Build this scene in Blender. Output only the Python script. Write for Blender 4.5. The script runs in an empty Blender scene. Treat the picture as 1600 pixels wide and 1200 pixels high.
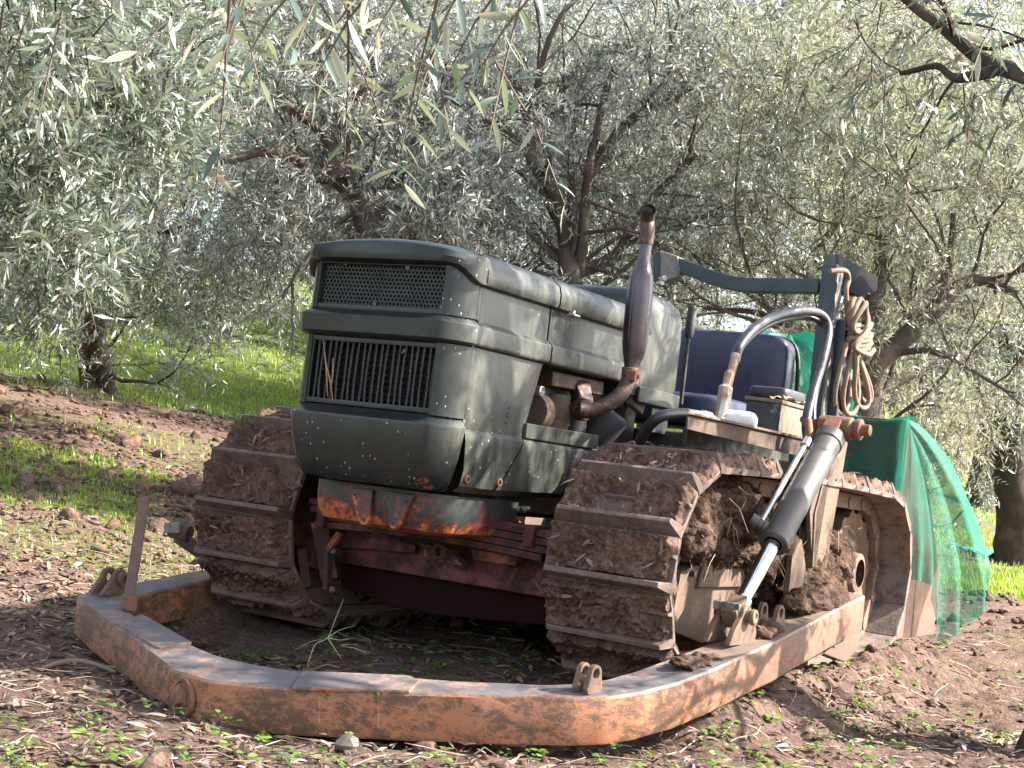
import bpy, bmesh, math, random
import numpy as np
from mathutils import Vector, Matrix

# ------------------------------------------------------------------ camera, world, sun
S = bpy.context.scene
COL = S.collection
rad = math.radians
CP = dict(f=2311.8746, C=(2.36763, -3.50583, 0.62855), pitch=0.056029, yaw=-0.548664, roll=0.119396)
def cam_axes():
    yaw, pit, rol = CP['yaw'], CP['pitch'], CP['roll']
    F = np.array([math.sin(yaw)*math.cos(pit), math.cos(yaw)*math.cos(pit), math.sin(pit)])
    R0 = np.array([math.cos(yaw), -math.sin(yaw), 0]); U0 = np.cross(R0, F)
    c, s = math.cos(rol), math.sin(rol)
    return c*R0+s*U0, -s*R0+c*U0, F
CR, CU, CF = cam_axes(); CC = np.array(CP['C'])
cd = bpy.data.cameras.new('camera'); cam = bpy.data.objects.new('camera', cd); COL.objects.link(cam)
mw = Matrix.Identity(4)
for i in range(3):
    mw[i][0], mw[i][1], mw[i][2], mw[i][3] = CR[i], CU[i], -CF[i], CC[i]
cam.matrix_world = mw
cd.sensor_width = 36; cd.lens = CP['f']/1600*36; cd.clip_start = .05; cd.clip_end = 500
S.camera = cam

SUN = Vector((0.70, 0.42, 0.66)).normalized()
w = bpy.data.worlds.new('World'); S.world = w; w.use_nodes = True
nt = w.node_tree; bg = nt.nodes['Background']
sky = nt.nodes.new('ShaderNodeTexSky'); sky.sky_type = 'NISHITA'; sky.sun_disc = False
sky.sun_elevation = math.asin(SUN.z); sky.sun_rotation = math.atan2(SUN.x, SUN.y)
sky.dust_density = 2.0
hs = nt.nodes.new('ShaderNodeHueSaturation'); hs.inputs['Saturation'].default_value = .62
nt.links.new(sky.outputs[0], hs.inputs['Color']); nt.links.new(hs.outputs[0], bg.inputs[0]); bg.inputs[1].default_value = 0.11
sl = bpy.data.lights.new('sun', 'SUN'); sl.energy = 4.8; sl.angle = rad(.53); sl.color = (1, .94, .86)
so = bpy.data.objects.new('sun', sl); COL.objects.link(so)
so.rotation_euler = (-SUN).to_track_quat('-Z', 'Y').to_euler()
S.view_settings.view_transform = 'Standard'; S.view_settings.look = 'None'
S.view_settings.exposure = 2.45; S.view_settings.gamma = 1
S.cycles.max_bounces = 6; S.cycles.transparent_max_bounces = 12
try: S.cycles.use_denoising = True
except Exception: pass

# points of the place, worked out from where they lie in the photograph and the plane they lie on
def ray(px, py): return CF + (px-800)/CP['f']*CR - (py-600)/CP['f']*CU
def AX(px, py, x): d = ray(px, py); return CC + d*(x-CC[0])/d[0]
def AY(px, py, y): d = ray(px, py); return CC + d*(y-CC[1])/d[1]
def AZ(px, py, z): d = ray(px, py); return CC + d*(z-CC[2])/d[2]
def AD(px, py, t): return CC + ray(px, py)*t

# ------------------------------------------------------------------ numeric noise
def hash3(ix, iy, iz, seed=0):
    h = (ix.astype(np.int64)*374761393 + iy.astype(np.int64)*668265263 + iz.astype(np.int64)*2147483647 + seed*974634777) & 0xffffffff
    h = ((h ^ (h >> 13))*1274126177) & 0xffffffff
    return ((h ^ (h >> 16)) & 0xffffff)/float(0xffffff)
def vnoise(p, seed=0):
    p = np.asarray(p, float); i = np.floor(p).astype(np.int64); f = p-i; u = f*f*(3-2*f)
    r = 0
    for a in (0, 1):
        for b in (0, 1):
            for c in (0, 1):
                wgt = (u[..., 0] if a else 1-u[..., 0])*(u[..., 1] if b else 1-u[..., 1])*(u[..., 2] if c else 1-u[..., 2])
                r = r + wgt*hash3(i[..., 0]+a, i[..., 1]+b, i[..., 2]+c, seed)
    return r*2-1
def fbm(p, oct=4, seed=0, gain=.5):
    p = np.asarray(p, float); a = 1.; r = 0; t = 0
    for k in range(oct):
        r = r+a*vnoise(p*(2.03**k), seed+k*17); t += a; a *= gain
    return r/t
RNG = np.random.default_rng(7)
random.seed(7)

# ------------------------------------------------------------------ materials
class NT:
    def __init__(s, name):
        s.m = bpy.data.materials.new(name); s.m.use_nodes = True; s.t = s.m.node_tree
        s.p = s.t.nodes['Principled BSDF']; s.out = s.t.nodes['Material Output']
        s.tc = s.t.nodes.new('ShaderNodeTexCoord')
    def n(s, typ, **kw):
        nd = s.t.nodes.new(typ)
        for k, v in kw.items(): setattr(nd, k, v)
        return nd
    def l(s, a, b): s.t.links.new(a, b)
    def setin(s, sock, v):
        if hasattr(v, 'is_linked') or hasattr(v, 'node'): s.l(v, sock)
        else: sock.default_value = v
    def coord(s, scale=(1, 1, 1)):
        mp = s.n('ShaderNodeMapping'); s.l(s.tc.outputs['Object'], mp.inputs[0]); mp.inputs['Scale'].default_value = scale
        return mp.outputs[0]
    def noise(s, scale, detail=4, rough=.55, vec=None, dist=0):
        nd = s.n('ShaderNodeTexNoise'); nd.inputs['Scale'].default_value = scale; nd.inputs['Detail'].default_value = detail
        nd.inputs['Roughness'].default_value = rough; nd.inputs['Distortion'].default_value = dist
        s.l(vec if vec is not None else s.tc.outputs['Object'], nd.inputs['Vector']); return nd.outputs['Fac']
    def voro(s, scale, vec=None, feature='F1', out='Distance'):
        nd = s.n('ShaderNodeTexVoronoi'); nd.feature = feature; nd.inputs['Scale'].default_value = scale
        s.l(vec if vec is not None else s.tc.outputs['Object'], nd.inputs['Vector']); return nd.outputs[out]
    def ramp(s, fac, stops, interp='LINEAR'):
        nd = s.n('ShaderNodeValToRGB'); cr = nd.color_ramp; cr.interpolation = interp
        while len(cr.elements) > 1: cr.elements.remove(cr.elements[-1])
        for k, (pos, c) in enumerate(stops):
            e = cr.elements[0] if k == 0 else cr.elements.new(pos)
            e.position = pos; e.color = (c, c, c, 1) if isinstance(c, (int, float)) else (*c[:3], 1)
        s.setin(nd.inputs[0], fac); return nd.outputs[0]
    def mix(s, fac, a, b, mode='MIX'):
        nd = s.n('ShaderNodeMix'); nd.data_type = 'RGBA'; nd.blend_type = mode
        s.setin(nd.inputs[0], fac)
        for sock, v in ((nd.inputs[6], a), (nd.inputs[7], b)):
            if isinstance(v, tuple): sock.default_value = (*v[:3], 1)
            else: s.setin(sock, v)
        return nd.outputs[2]
    def math(s, op, a, b=0., clamp=False):
        nd = s.n('ShaderNodeMath'); nd.operation = op; nd.use_clamp = clamp
        s.setin(nd.inputs[0], a); s.setin(nd.inputs[1], b); return nd.outputs[0]
    def up(s):
        g = s.n('ShaderNodeNewGeometry'); x = s.n('ShaderNodeSeparateXYZ'); s.l(g.outputs['Normal'], x.inputs[0]); return x.outputs['Z']
    def pz(s):
        x = s.n('ShaderNodeSeparateXYZ'); s.l(s.tc.outputs['Object'], x.inputs[0]); return x.outputs
    def island(s):
        return s.n('ShaderNodeNewGeometry').outputs['Random Per Island']
    def bump(s, h, strength=.3, dist=.005):
        b = s.n('ShaderNodeBump'); b.inputs['Strength'].default_value = strength; b.inputs['Distance'].default_value = dist
        s.setin(b.inputs['Height'], h); s.l(b.outputs[0], s.p.inputs['Normal']); return s
    def fin(s, col, rough=.6, metal=0., spec=.5):
        c = s.p.inputs
        if isinstance(col, tuple): c['Base Color'].default_value = (*col[:3], 1)
        else: s.l(col, c['Base Color'])
        s.setin(c['Roughness'], rough); s.setin(c['Metallic'], metal); c['Specular IOR Level'].default_value = spec
        return s.m
MT = {}
def green_paint():
    n = NT('green_paint'); o = n.pz()
    base = n.mix(n.noise(5, 5), (.0065, .0105, .0115), (.012, .0165, .0175))
    # road dust settled on the paint, streaked, thin in front and thick on the +X side
    streak = n.noise(3.0, 6, .65, n.coord((6, 6, .8)))
    dust = n.ramp(n.math('ADD', streak, n.math('MULTIPLY', n.noise(22, 5), .35)), [(.48, 0), (.90, .46)])
    dust = n.math('MULTIPLY', dust, n.ramp(o[0], [(.225, .10), (.280, 1.0)]))
    c = n.mix(dust, base, (.17, .165, .125))
    # flecks, chips down to orange primer and pale bare spots
    v = n.math('ADD', n.voro(62, n.coord((1, 1, .6))), n.math('MULTIPLY', n.noise(240, 3), .22))
    fl = n.math('MULTIPLY', n.ramp(v, [(.205, 1), (.225, 0)]), n.ramp(n.math('ADD', n.noise(11, 2), n.ramp(o[2], [(.70, .13), (.73, 0)])), [(.575, 0), (.61, 1)]))
    c = n.mix(fl, c, (.42, .38, .30))
    v2 = n.noise(26, 6, .7); low = n.ramp(o[2], [(.545, .10), (.60, 0.0)]); ab = n.math('ABSOLUTE', o[0]); low = n.math('ADD', low, n.math('MULTIPLY', n.ramp(ab, [(.195, 0), (.205, .075), (.235, .075), (.25, 0)]), n.ramp(o[2], [(.93, .35), (.99, 1)])))
    chip = n.ramp(n.math('ADD', v2, low), [(.685, 0), (.70, 1)])
    c = n.mix(chip, c, n.mix(n.noise(20, 3), (.26, .085, .035), (.11, .03, .025)))
    rough = n.mix(dust, (.30,)*3, (.62,)*3)
    n.bump(n.math('ADD', n.noise(6.5, 3), n.math('MULTIPLY', n.noise(130, 4), .05)), .30, .014)
    return n.fin(c, rough, 0, .42)
def bracket_paint():
    n = NT('chipped_bracket_paint'); o = n.pz()
    base = n.mix(n.noise(8, 5), (.013, .018, .017), (.026, .03, .028))
    g = n.ramp(o[2], [(.425, .24), (.47, .11), (.53, .02)])
    side = n.ramp(o[0], [(.22, 0.0), (.26, -.14)])
    k = n.math('ADD', n.math('ADD', n.math('ADD', n.math('MULTIPLY', n.noise(34, 8, .75), .6), n.math('MULTIPLY', n.noise(8, 3), .42)), g), side)
    c = n.mix(n.ramp(k, [(.60, 0), (.63, 1)]), base, (.11, .022, .018))
    c = n.mix(n.ramp(k, [(.675, 0), (.69, 1)]), c, n.mix(n.noise(40, 6, .7), (.46, .14, .035), (.17, .055, .022)))
    n.bump(n.math('ADD', n.noise(30, 4), n.math('MULTIPLY', k, -.6)), .4, .004)
    return n.fin(c, .5)
def worn_orange():
    n = NT('worn_orange_paint'); z = n.up()
    grain = n.noise(30, 10, .86, n.coord((.8, .8, 1.5)), .3)
    big = n.noise(4, 3)
    k = n.math('ADD', n.math('MULTIPLY', grain, .85), n.math('MULTIPLY', big, .30))
    o = n.mix(n.noise(45, 6, .7), (.37, .14, .058), (.25, .112, .06))
    c = n.mix(n.ramp(k, [(.555, .95), (.615, 0)]), o, n.mix(n.noise(90, 5, .7), (.045, .026, .018), (.13, .075, .045)))
    # the top is scuffed down to dark steel and dusty
    wear = n.ramp(n.math('ADD', n.noise(7, 8, .72), n.math('MULTIPLY', n.noise(90, 4), .15)), [(.44, 0), (.56, 1)])
    wear = n.math('MULTIPLY', wear, n.ramp(z, [(.5, 0), (.8, 1)]))
    top = n.mix(n.ramp(z, [(.5, 0), (.85, .55)]), c, (.26, .185, .15))
    c = n.mix(wear, top, n.mix(n.noise(50, 5), (.05, .048, .055), (.12, .105, .105)))
    # dry mud towards the arms
    pos = n.pz(); mud = n.math('MULTIPLY', n.ramp(pos[1], [(-.45, 0), (.0, 1)]), n.ramp(n.noise(9, 7, .65, n.coord((1, .35, 2))), [(.36, 0), (.55, .85)]))
    c = n.mix(mud, c, n.mix(n.noise(30, 6, .7), (.095, .058, .038), (.19, .12, .078)))
    n.bump(n.math('ADD', k, n.math('MULTIPLY', n.noise(220, 3), .25)), .45, .004)
    return n.fin(c, .62)
def muddy(name, c0=(.050, .029, .021), c1=(.155, .094, .068), c2=(.235, .165, .13), bs=.9, bd=.012):
    n = NT(name)
    a = n.ramp(n.noise(13, 8, .68), [(.36, 0), (.62, 1)]); b = n.noise(60, 6, .7)
    c = n.mix(a, c0, c1); c = n.mix(n.ramp(b, [(.5, 0), (.72, .7)]), c, c2)
    c = n.mix(n.ramp(n.noise(150, 3), [(.36, .6), (.45, 0)]), c, tuple(x*.45 for x in c0))
    h = n.math('ADD', n.noise(45, 8, .72), n.math('MULTIPLY', n.voro(90), .35))
    n.bump(h, bs, bd); return n.fin(c, .93, 0, .2)
def metal_mud(name, paint, mud=(.22, .135, .09), amt=.5, rough=.55, metal=0.):
    n = NT(name)
    k = n.noise(9, 8, .68); b = n.noise(70, 5, .7)
    c = n.mix(n.noise(30, 4), paint, tuple(x*.65 for x in paint))
    fac = n.ramp(n.math('ADD', k, n.math('MULTIPLY', b, .22)), [(.72-amt*.4, 0), (.80-amt*.3, 1)])
    c = n.mix(fac, c, mud)
    n.bump(n.math('ADD', n.math('MULTIPLY', fac, .5), b), .4, .004)
    r = n.mix(fac, (rough,)*3, (.92,)*3)
    return n.fin(c, r, n.math('MULTIPLY', n.math('SUBTRACT', 1., fac), metal))
def plain(name, c, rough=.5, metal=0., var=.35, ns=14, bump=.12, spec=.5):
    n = NT(name); k = n.noise(ns, 6, .65)
    cc = n.mix(k, tuple(x*(1-var) for x in c), tuple(min(1, x*(1+var)) for x in c))
    n.bump(n.noise(ns*9, 4), bump, .003)
    return n.fin(cc, n.ramp(n.noise(ns*2, 4), [(.3, max(.02, rough-.1)), (.7, min(1, rough+.12))]), metal, spec)
def rusty(name, c0=(.10, .042, .025), c1=(.22, .10, .06), rough=.75, metal=.2):
    n = NT(name); c = n.mix(n.noise(14, 8, .7), c0, c1)
    c = n.mix(n.ramp(n.noise(60, 5), [(.55, 0), (.7, .6)]), c, (.26, .15, .10))
    n.bump(n.noise(120, 5), .35, .003); return n.fin(c, rough, metal)
def leafmat(name, top, under, tv=.5, trans=.35, rough=.42):
    n = NT(name); isl = n.island()
    g = n.n('ShaderNodeNewGeometry')
    t = n.ramp(isl, [(0, tuple(x*(1-tv) for x in top)), (.55, top), (.85, tuple(x*(1+tv) for x in top)), (1, (top[0]*2.2, top[1]*1.7, top[2]*1.0))])
    u = n.ramp(isl, [(0, tuple(x*.75 for x in under)), (1, tuple(min(.8, x*1.25) for x in under))])
    c = n.mix(g.outputs['Backfacing'], t, u)
    n.fin(c, rough, 0, .5)
    tr = n.n('ShaderNodeBsdfTranslucent'); n.l(n.mix(.5, c, (top[0]*2.6, top[1]*2.8, top[2]*1.3)), tr.inputs[0])
    ms = n.n('ShaderNodeMixShader'); ms.inputs[0].default_value = trans
    n.l(n.p.outputs[0], ms.inputs[1]); n.l(tr.outputs[0], ms.inputs[2]); n.l(ms.outputs[0], n.out.inputs[0])
    return n.m
def bark(name, c0, c1):
    n = NT(name); v = n.coord((1, 1, .35))
    k = n.noise(22, 8, .7, v, .6); c = n.mix(k, c0, c1)
    c = n.mix(n.ramp(n.noise(6, 4), [(.5, 0), (.65, .5)]), c, tuple(x*1.5 for x in c1))
    c = n.mix(n.ramp(n.voro(18), [(.06, .8), (.11, 0)]), c, (.02, .016, .014))
    n.bump(n.math('ADD', k, n.math('MULTIPLY', n.noise(90, 4, .6, v), .4)), .8, .02); return n.fin(c, .9, 0, .2)
def ground_mat():
    n = NT('soil'); at = n.n('ShaderNodeAttribute'); at.attribute_name = 'grass'; gm = at.outputs['Fac']
    a = n.noise(2.2, 6, .6); b = n.noise(28, 8, .72)
    c = n.mix(a, (.066, .039, .030), (.158, .100, .076))
    c = n.mix(n.ramp(b, [(.46, 0), (.70, .8)]), c, (.215, .150, .118))
    c = n.mix(n.ramp(n.noise(95, 5, .7), [(.36, .75), (.46, 0)]), c, (.03, .018, .013))
    lit = n.voro(55, n.coord((1, 1, 1)), 'F1', 'Color'); v = n.voro(55)
    c = n.mix(n.math('MULTIPLY', n.ramp(n.noise(150, 2), [(.60, 0), (.66, .6)]), n.ramp(a, [(.3, .3), (.7, 1)])), c, (.34, .25, .18))
    gr = n.mix(n.noise(6, 5), (.055, .10, .016), (.12, .17, .03))
    c = n.mix(n.math('MULTIPLY', gm, n.ramp(n.noise(30, 5), [(.3, .4), (.6, .9)])), c, gr)
    h = n.math('ADD', n.noise(40, 9, .75), n.math('MULTIPLY', n.voro(70), .3))
    n.bump(h, 1., .02); return n.fin(c, .95, 0, .15)
def netmat():
    n = NT('green_net'); n.m.use_nodes = True
    c = n.mix(n.noise(9, 5), (.005, .11, .070), (.018, .24, .155))
    wv = n.n('ShaderNodeUVMap')
    mp = n.n('ShaderNodeMapping'); n.l(wv.outputs[0], mp.inputs[0]); mp.inputs['Scale'].default_value = (1, 1, 1)
    cloudy = n.noise(5, 4, .6)
    n.fin(c, .55, 0, .4)
    tl = n.n('ShaderNodeBsdfTranslucent'); n.l(c, tl.inputs[0])
    tp = n.n('ShaderNodeBsdfTransparent')
    m1 = n.n('ShaderNodeMixShader'); m1.inputs[0].default_value = .45; n.l(n.p.outputs[0], m1.inputs[1]); n.l(tl.outputs[0], m1.inputs[2])
    m2 = n.n('ShaderNodeMixShader'); n.l(n.ramp(cloudy, [(.3, .20), (.7, .50)]), m2.inputs[0])
    n.l(m1.outputs[0], m2.inputs[1]); n.l(tp.outputs[0], m2.inputs[2]); n.l(m2.outputs[0], n.out.inputs[0])
    return n.m
MT['green'] = green_paint(); MT['bracket'] = bracket_paint(); MT['orange'] = worn_orange()
MT['mud'] = muddy('caked_mud'); MT['mud_straw'] = muddy('mud_with_straw', (.035, .02, .014), (.115, .068, .046), (.17, .115, .078), 1., .02)
MT['shoe'] = metal_mud('muddy_track_steel', (.21, .175, .15), (.115, .076, .058), .72, .42, .4)
def shoe_mat():
    n = NT('muddy_track_steel'); g = n.n('ShaderNodeNewGeometry'); pt = g.outputs['Pointiness']
    k = n.noise(16, 8, .7); b = n.noise(75, 5, .7)
    c = n.mix(k, (.045, .028, .021), (.135, .090, .070)); c = n.mix(n.ramp(b, [(.5, 0), (.7, .6)]), c, (.17, .125, .10))
    ed = n.math('MULTIPLY', n.ramp(pt, [(.55, 0), (.62, 1)]), n.ramp(k, [(.38, 0), (.55, 1)]))
    c = n.mix(ed, c, (.36, .30, .26)); n.bump(n.math('ADD', k, b), .6, .006)
    return n.fin(c, n.mix(ed, (.85,)*3, (.42,)*3), n.math('MULTIPLY', ed, .4))
MT['shoe'] = shoe_mat()
MT['tan'] = metal_mud('dusty_tan_steel', (.155, .092, .052), (.095, .060, .042), .5, .6)
MT['tan_orange'] = metal_mud('dusty_orange_steel', (.19, .10, .048), (.105, .066, .046), .6, .6)
MT['chain'] = metal_mud('muddy_chain', (.10, .075, .06), (.16, .10, .07), .6, .5, .5)
MT['red'] = metal_mud('dark_red_paint', (.12, .014, .022), (.032, .016, .014), .48, .45)
MT['darkred'] = plain('shaded_red_paint', (.014, .005, .005), .9, 0, .5, 12, .4, .1)  # red paint darkened to near black for the shade under the tractor
MT['orangebit'] = metal_mud('chipped_orange_paint', (.33, .10, .028), (.04, .02, .016), .62, .5)
MT['black'] = plain('black_iron', (.012, .012, .013), .6)
MT['dark'] = plain('oily_iron', (.03, .025, .022), .5)
MT['grille'] = plain('grille_black', (.009, .011, .013), .5)
MT['muffler'] = plain('muffler_steel', (.085, .075, .082), .30, .8, .4, 9, .1)
MT['rust'] = rusty('rust'); MT['rustpipe'] = rusty('rusty_pipe', (.042, .026, .022), (.088, .054, .042), .55, .5)
MT['rops'] = plain('blue_black_paint', (.016, .024, .034), .38, 0, .3, 6)
MT['ropsgrey'] = metal_mud('dusty_grey_paint', (.05, .06, .065), (.20, .18, .16), .45, .45)
MT['vinyl'] = plain('navy_vinyl', (.022, .024, .052), .40, 0, .25, 20, .1)
MT['rubber'] = plain('black_hose_rubber', (.022, .021, .024), .38)
MT['chrome'] = plain('polished_rod', (.75, .74, .76), .10, 1, .08, 5, .02)
MT['steel'] = plain('zinc_steel', (.42, .41, .40), .38, .8)
MT['cyl'] = plain('cylinder_grey', (.075, .064, .060), .5, .25, .3, 9, .15)
MT['rope'] = plain('dirty_rope', (.19, .135, .095), .95, 0, .3, 60, .6)
MT['boxblue'] = metal_mud('box_blue', (.018, .03, .04), (.30, .25, .18), .3, .5)
MT['boxtan'] = metal_mud('box_dusty', (.19, .165, .125), (.13, .095, .07), .5, .7)
MT['fskirt'] = metal_mud('fender_skirt_brown', (.085, .05, .03), (.05, .032, .02), .5, .7)
MT['white'] = plain('white_plastic', (.72, .70, .66), .4, 0, .1)
MT['redcap'] = plain('red_plastic', (.40, .03, .05), .4)
MT['bag'] = plain('black_bag', (.02, .02, .022), .35, 0, .3, 25, .6)
MT['wood'] = metal_mud('crate_wood', (.17, .085, .055), (.11, .06, .04), .4, .8)
MT['net'] = netmat()
MT['soil'] = ground_mat()
MT['bark'] = bark('olive_bark', (.055, .038, .030), (.17, .125, .095)); MT['barkmid'] = bark('brown_bark', (.042, .034, .029), (.135, .110, .092)); MT['barkdark'] = bark('dark_bark', (.022, .017, .014), (.085, .064, .05))
MT['twig'] = plain('twig_brown', (.095, .068, .052), .85, 0, .4, 3, .3)
MT['leaf'] = leafmat('olive_leaf', (.090, .102, .098), (.42, .435, .43), .5, .27, .34)
MT['leafgreen'] = leafmat('olive_leaf_green', (.066, .088, .060), (.31, .335, .30), .5, .24, .36)
MT['leafwarm'] = leafmat('olive_leaf_warm', (.106, .112, .078), (.40, .40, .34), .5, .32, .36)
MT['leafnear'] = leafmat('olive_leaf_near', (.055, .082, .066), (.30, .295, .215), .4, .25, .35)

# ------------------------------------------------------------------ mesh helpers
class MB:
    def __init__(s): s.v = []; s.f = []
    def add(s, vs, fs):
        o = len(s.v); s.v.extend([tuple(map(float, p)) for p in vs]); s.f.extend([tuple(i+o for i in f) for f in fs]); return s
    def box(s, c, d, R=None):
        c = Vector(c); h = [x/2 for x in d]; vs = []
        for sx in (-1, 1):
            for sy in (-1, 1):
                for sz in (-1, 1):
                    p = Vector((sx*h[0], sy*h[1], sz*h[2])); vs.append(c+(R @ p if R is not None else p))
        return s.add(vs, [(0, 1, 3, 2), (4, 6, 7, 5), (0, 4, 5, 1), (2, 3, 7, 6), (0, 2, 6, 4), (1, 5, 7, 3)])
    def bar(s, a, b, wd, ht, up=(0, 0, 1)):
        a = Vector(a); b = Vector(b); t = (b-a).normalized(); u = t.cross(Vector(up)).normalized(); n = u.cross(t)
        return s.box((a+b)/2, (wd, (b-a).length, ht), Matrix((u, t, n)).transposed())
    def tube(s, pts, r, n=12, cap=True, sq=None):
        P = [Vector(p) for p in pts]; m = len(P); rs = list(r) if hasattr(r, '__len__') else [r]*m
        T = [(P[min(i+1, m-1)]-P[max(i-1, 0)]).normalized() for i in range(m)]
        u = T[0].orthogonal().normalized(); vs = []; fs = []
        for i in range(m):
            u = (u-T[i]*u.dot(T[i])).normalized(); v = T[i].cross(u)
            for k in range(n):
                a = 2*math.pi*k/n; vs.append(P[i]+(u*math.cos(a)+v*math.sin(a))*rs[i])
        for i in range(m-1):
            for k in range(n):
                k2 = (k+1) % n; fs.append((i*n+k, i*n+k2, (i+1)*n+k2, (i+1)*n+k))
        if cap: fs.append(tuple(range(n-1, -1, -1))); fs.append(tuple((m-1)*n+k for k in range(n)))
        return s.add(vs, fs)
    def cyl(s, a, b, r, n=16, r2=None): return s.tube([a, b], [r, r if r2 is None else r2], n)
    def lathe(s, o, ax, prof, n=24):
        o = Vector(o); ax = Vector(ax).normalized(); u = ax.orthogonal().normalized(); v = ax.cross(u); vs = []; fs = []; m = len(prof)
        for (h, r) in prof:
            for k in range(n):
                a = 2*math.pi*k/n; vs.append(o+ax*h+(u*math.cos(a)+v*math.sin(a))*max(r, 1e-4))
        for i in range(m-1):
            for k in range(n):
                k2 = (k+1) % n; fs.append((i*n+k, i*n+k2, (i+1)*n+k2, (i+1)*n+k))
        return s.add(vs, fs)
    def prism(s, top, bot):
        n = len(top); vs = list(top)+list(bot)
        return s.add(vs, [tuple(range(n)), tuple(range(2*n-1, n-1, -1))]+[(i, i+n, (i+1) % n+n, (i+1) % n) for i in range(n)])
    def grid(s, A, flip=False, close=False):
        A = np.asarray(A); n, m = A.shape[:2]; fs = []
        for i in range(n-1):
            for j in range(m if close else m-1):
                j2 = (j+1) % m; q = (i*m+j, i*m+j2, (i+1)*m+j2, (i+1)*m+j); fs.append(q[::-1] if flip else q)
        return s.add(A.reshape(-1, 3), fs)
    def build(s, name, mat, parent=None, bevel=0, smooth=38, seg=2, fixn=True, loc=None):
        me = bpy.data.meshes.new(name)
        L = Vector(loc) if loc is not None else Vector((0, 0, 0))
        me.from_pydata([tuple(Vector(p)-L) for p in s.v], [], s.f)
        bm = bmesh.new(); bm.from_mesh(me)
        if fixn: bmesh.ops.recalc_face_normals(bm, faces=bm.faces)
        if bevel:
            es = [e for e in bm.edges if len(e.link_faces) == 2 and e.calc_face_angle(0) > rad(32)]
            try: bmesh.ops.bevel(bm, geom=es, offset=bevel, segments=seg, profile=.5, affect='EDGES', clamp_overlap=True)
            except Exception: pass
        bm.to_mesh(me); bm.free()
        for p in me.polygons: p.use_smooth = bool(smooth)
        if smooth: me.set_sharp_from_angle(angle=rad(smooth))
        o = link(name, me, mat, parent, L)
        if bevel: wn = o.modifiers.new('wn', 'WEIGHTED_NORMAL'); wn.keep_sharp = True
        return o
def link(name, me, mat, parent=None, L=(0, 0, 0)):
    me.materials.append(mat)
    o = bpy.data.objects.new(name, me); COL.objects.link(o)
    o.location = L
    if parent:
        o.parent = parent
        off = Vector((0, 0, 0)); q = parent
        while q: off += q.location; q = q.parent
        o.location = Vector(L)-off
    return o
def npmesh(name, V, F, attrs=None):
    """V (n,3), F (m,k) arrays"""
    me = bpy.data.meshes.new(name); V = np.ascontiguousarray(V, np.float32); F = np.ascontiguousarray(F, np.int32); k = F.shape[1]
    me.vertices.add(len(V)); me.vertices.foreach_set('co', V.ravel())
    me.loops.add(F.size); me.loops.foreach_set('vertex_index', F.ravel())
    me.polygons.add(len(F)); me.polygons.foreach_set('loop_start', np.arange(0, F.size, k, dtype=np.int32))
    me.polygons.foreach_set('loop_total', np.full(len(F), k, np.int32))
    me.update(calc_edges=True)
    if attrs:
        for nme, a in attrs.items():
            at = me.attributes.new(nme, 'FLOAT', 'POINT'); at.data.foreach_set('value', np.asarray(a, np.float32))
    return me
def tag(o, label=None, cat=None, group=None, kind=None):
    if label: o['label'] = label
    if cat: o['category'] = cat
    if group: o['group'] = group
    if kind: o['kind'] = kind
    return o
def empty(name, loc, label, cat, group=None):
    o = bpy.data.objects.new(name, None); COL.objects.link(o); o.location = loc; o.empty_display_size = .2
    return tag(o, label, cat, group)
def V3(*a): return Vector(a)
def spline(pts, n=8):
    P = [np.array(p, float) for p in pts]; out = []
    for i in range(len(P)-1):
        p0 = P[max(i-1, 0)]; p1 = P[i]; p2 = P[i+1]; p3 = P[min(i+2, len(P)-1)]
        for k in range(n):
            t = k/n; out.append(.5*((2*p1)+(-p0+p2)*t+(2*p0-5*p1+4*p2-p3)*t*t+(-p0+3*p1-3*p2+p3)*t**3))
    out.append(P[-1]); return out

# ------------------------------------------------------------------ ground
def smooth(a, b, x): t = np.clip((x-a)/(b-a), 0, 1); return t*t*(3-2*t)
def sp(x, k=.6): return np.log1p(np.exp(np.clip(x/k, -30, 30)))*k
def G0(x, y):
    x = np.asarray(x, float); y = np.asarray(y, float)
    z = -.045+.03*np.clip(x, -2, 2)+.115*sp(-x-1.6)+.036*sp(y-1.5)
    d = np.hypot(x-2.4, y+3.5)
    z = z+.10*sp(d-15, 2)*smooth(-1, -8, x)
    # the ground packed up under the tracks
    foot = smooth(1.15, .85, np.abs(x))*smooth(-.25, .25, y)*smooth(2.3, 1.9, y)
    ridge = np.exp(-((np.abs(x)-.90)/.10)**2)*smooth(-.25, .1, y)*smooth(2.4, 2.0, y)
    return z+foot*.085+ridge*(.035+.05*fbm(np.stack([x*4, y*4, x*0], -1), 3, 41))
def GN(x, y):
    x = np.asarray(x, float); y = np.asarray(y, float); z0 = np.zeros_like(x)
    p = np.stack([x, y, z0], -1)
    r = .05*fbm(p*.9, 3, 3)+.032*fbm(p*3.3, 4, 5)+.022*np.abs(fbm(p*9., 3, 9))+.010*fbm(p*28., 3, 11)+.045*np.exp(-((np.abs(x)-.95)/.22)**2)*smooth(-.2, .2, y)*smooth(2.6, 2.2, y)*(np.abs(fbm(p*11, 4, 51))+.5*fbm(p*24, 3, 52))
    near = smooth(1.9, .9, np.hypot((x-.0)/1.1, (y+.55)/.75))  # trodden flatter round the push frame
    return r*(1-.45*near)
def G(x, y): return G0(x, y)+GN(x, y)
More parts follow.
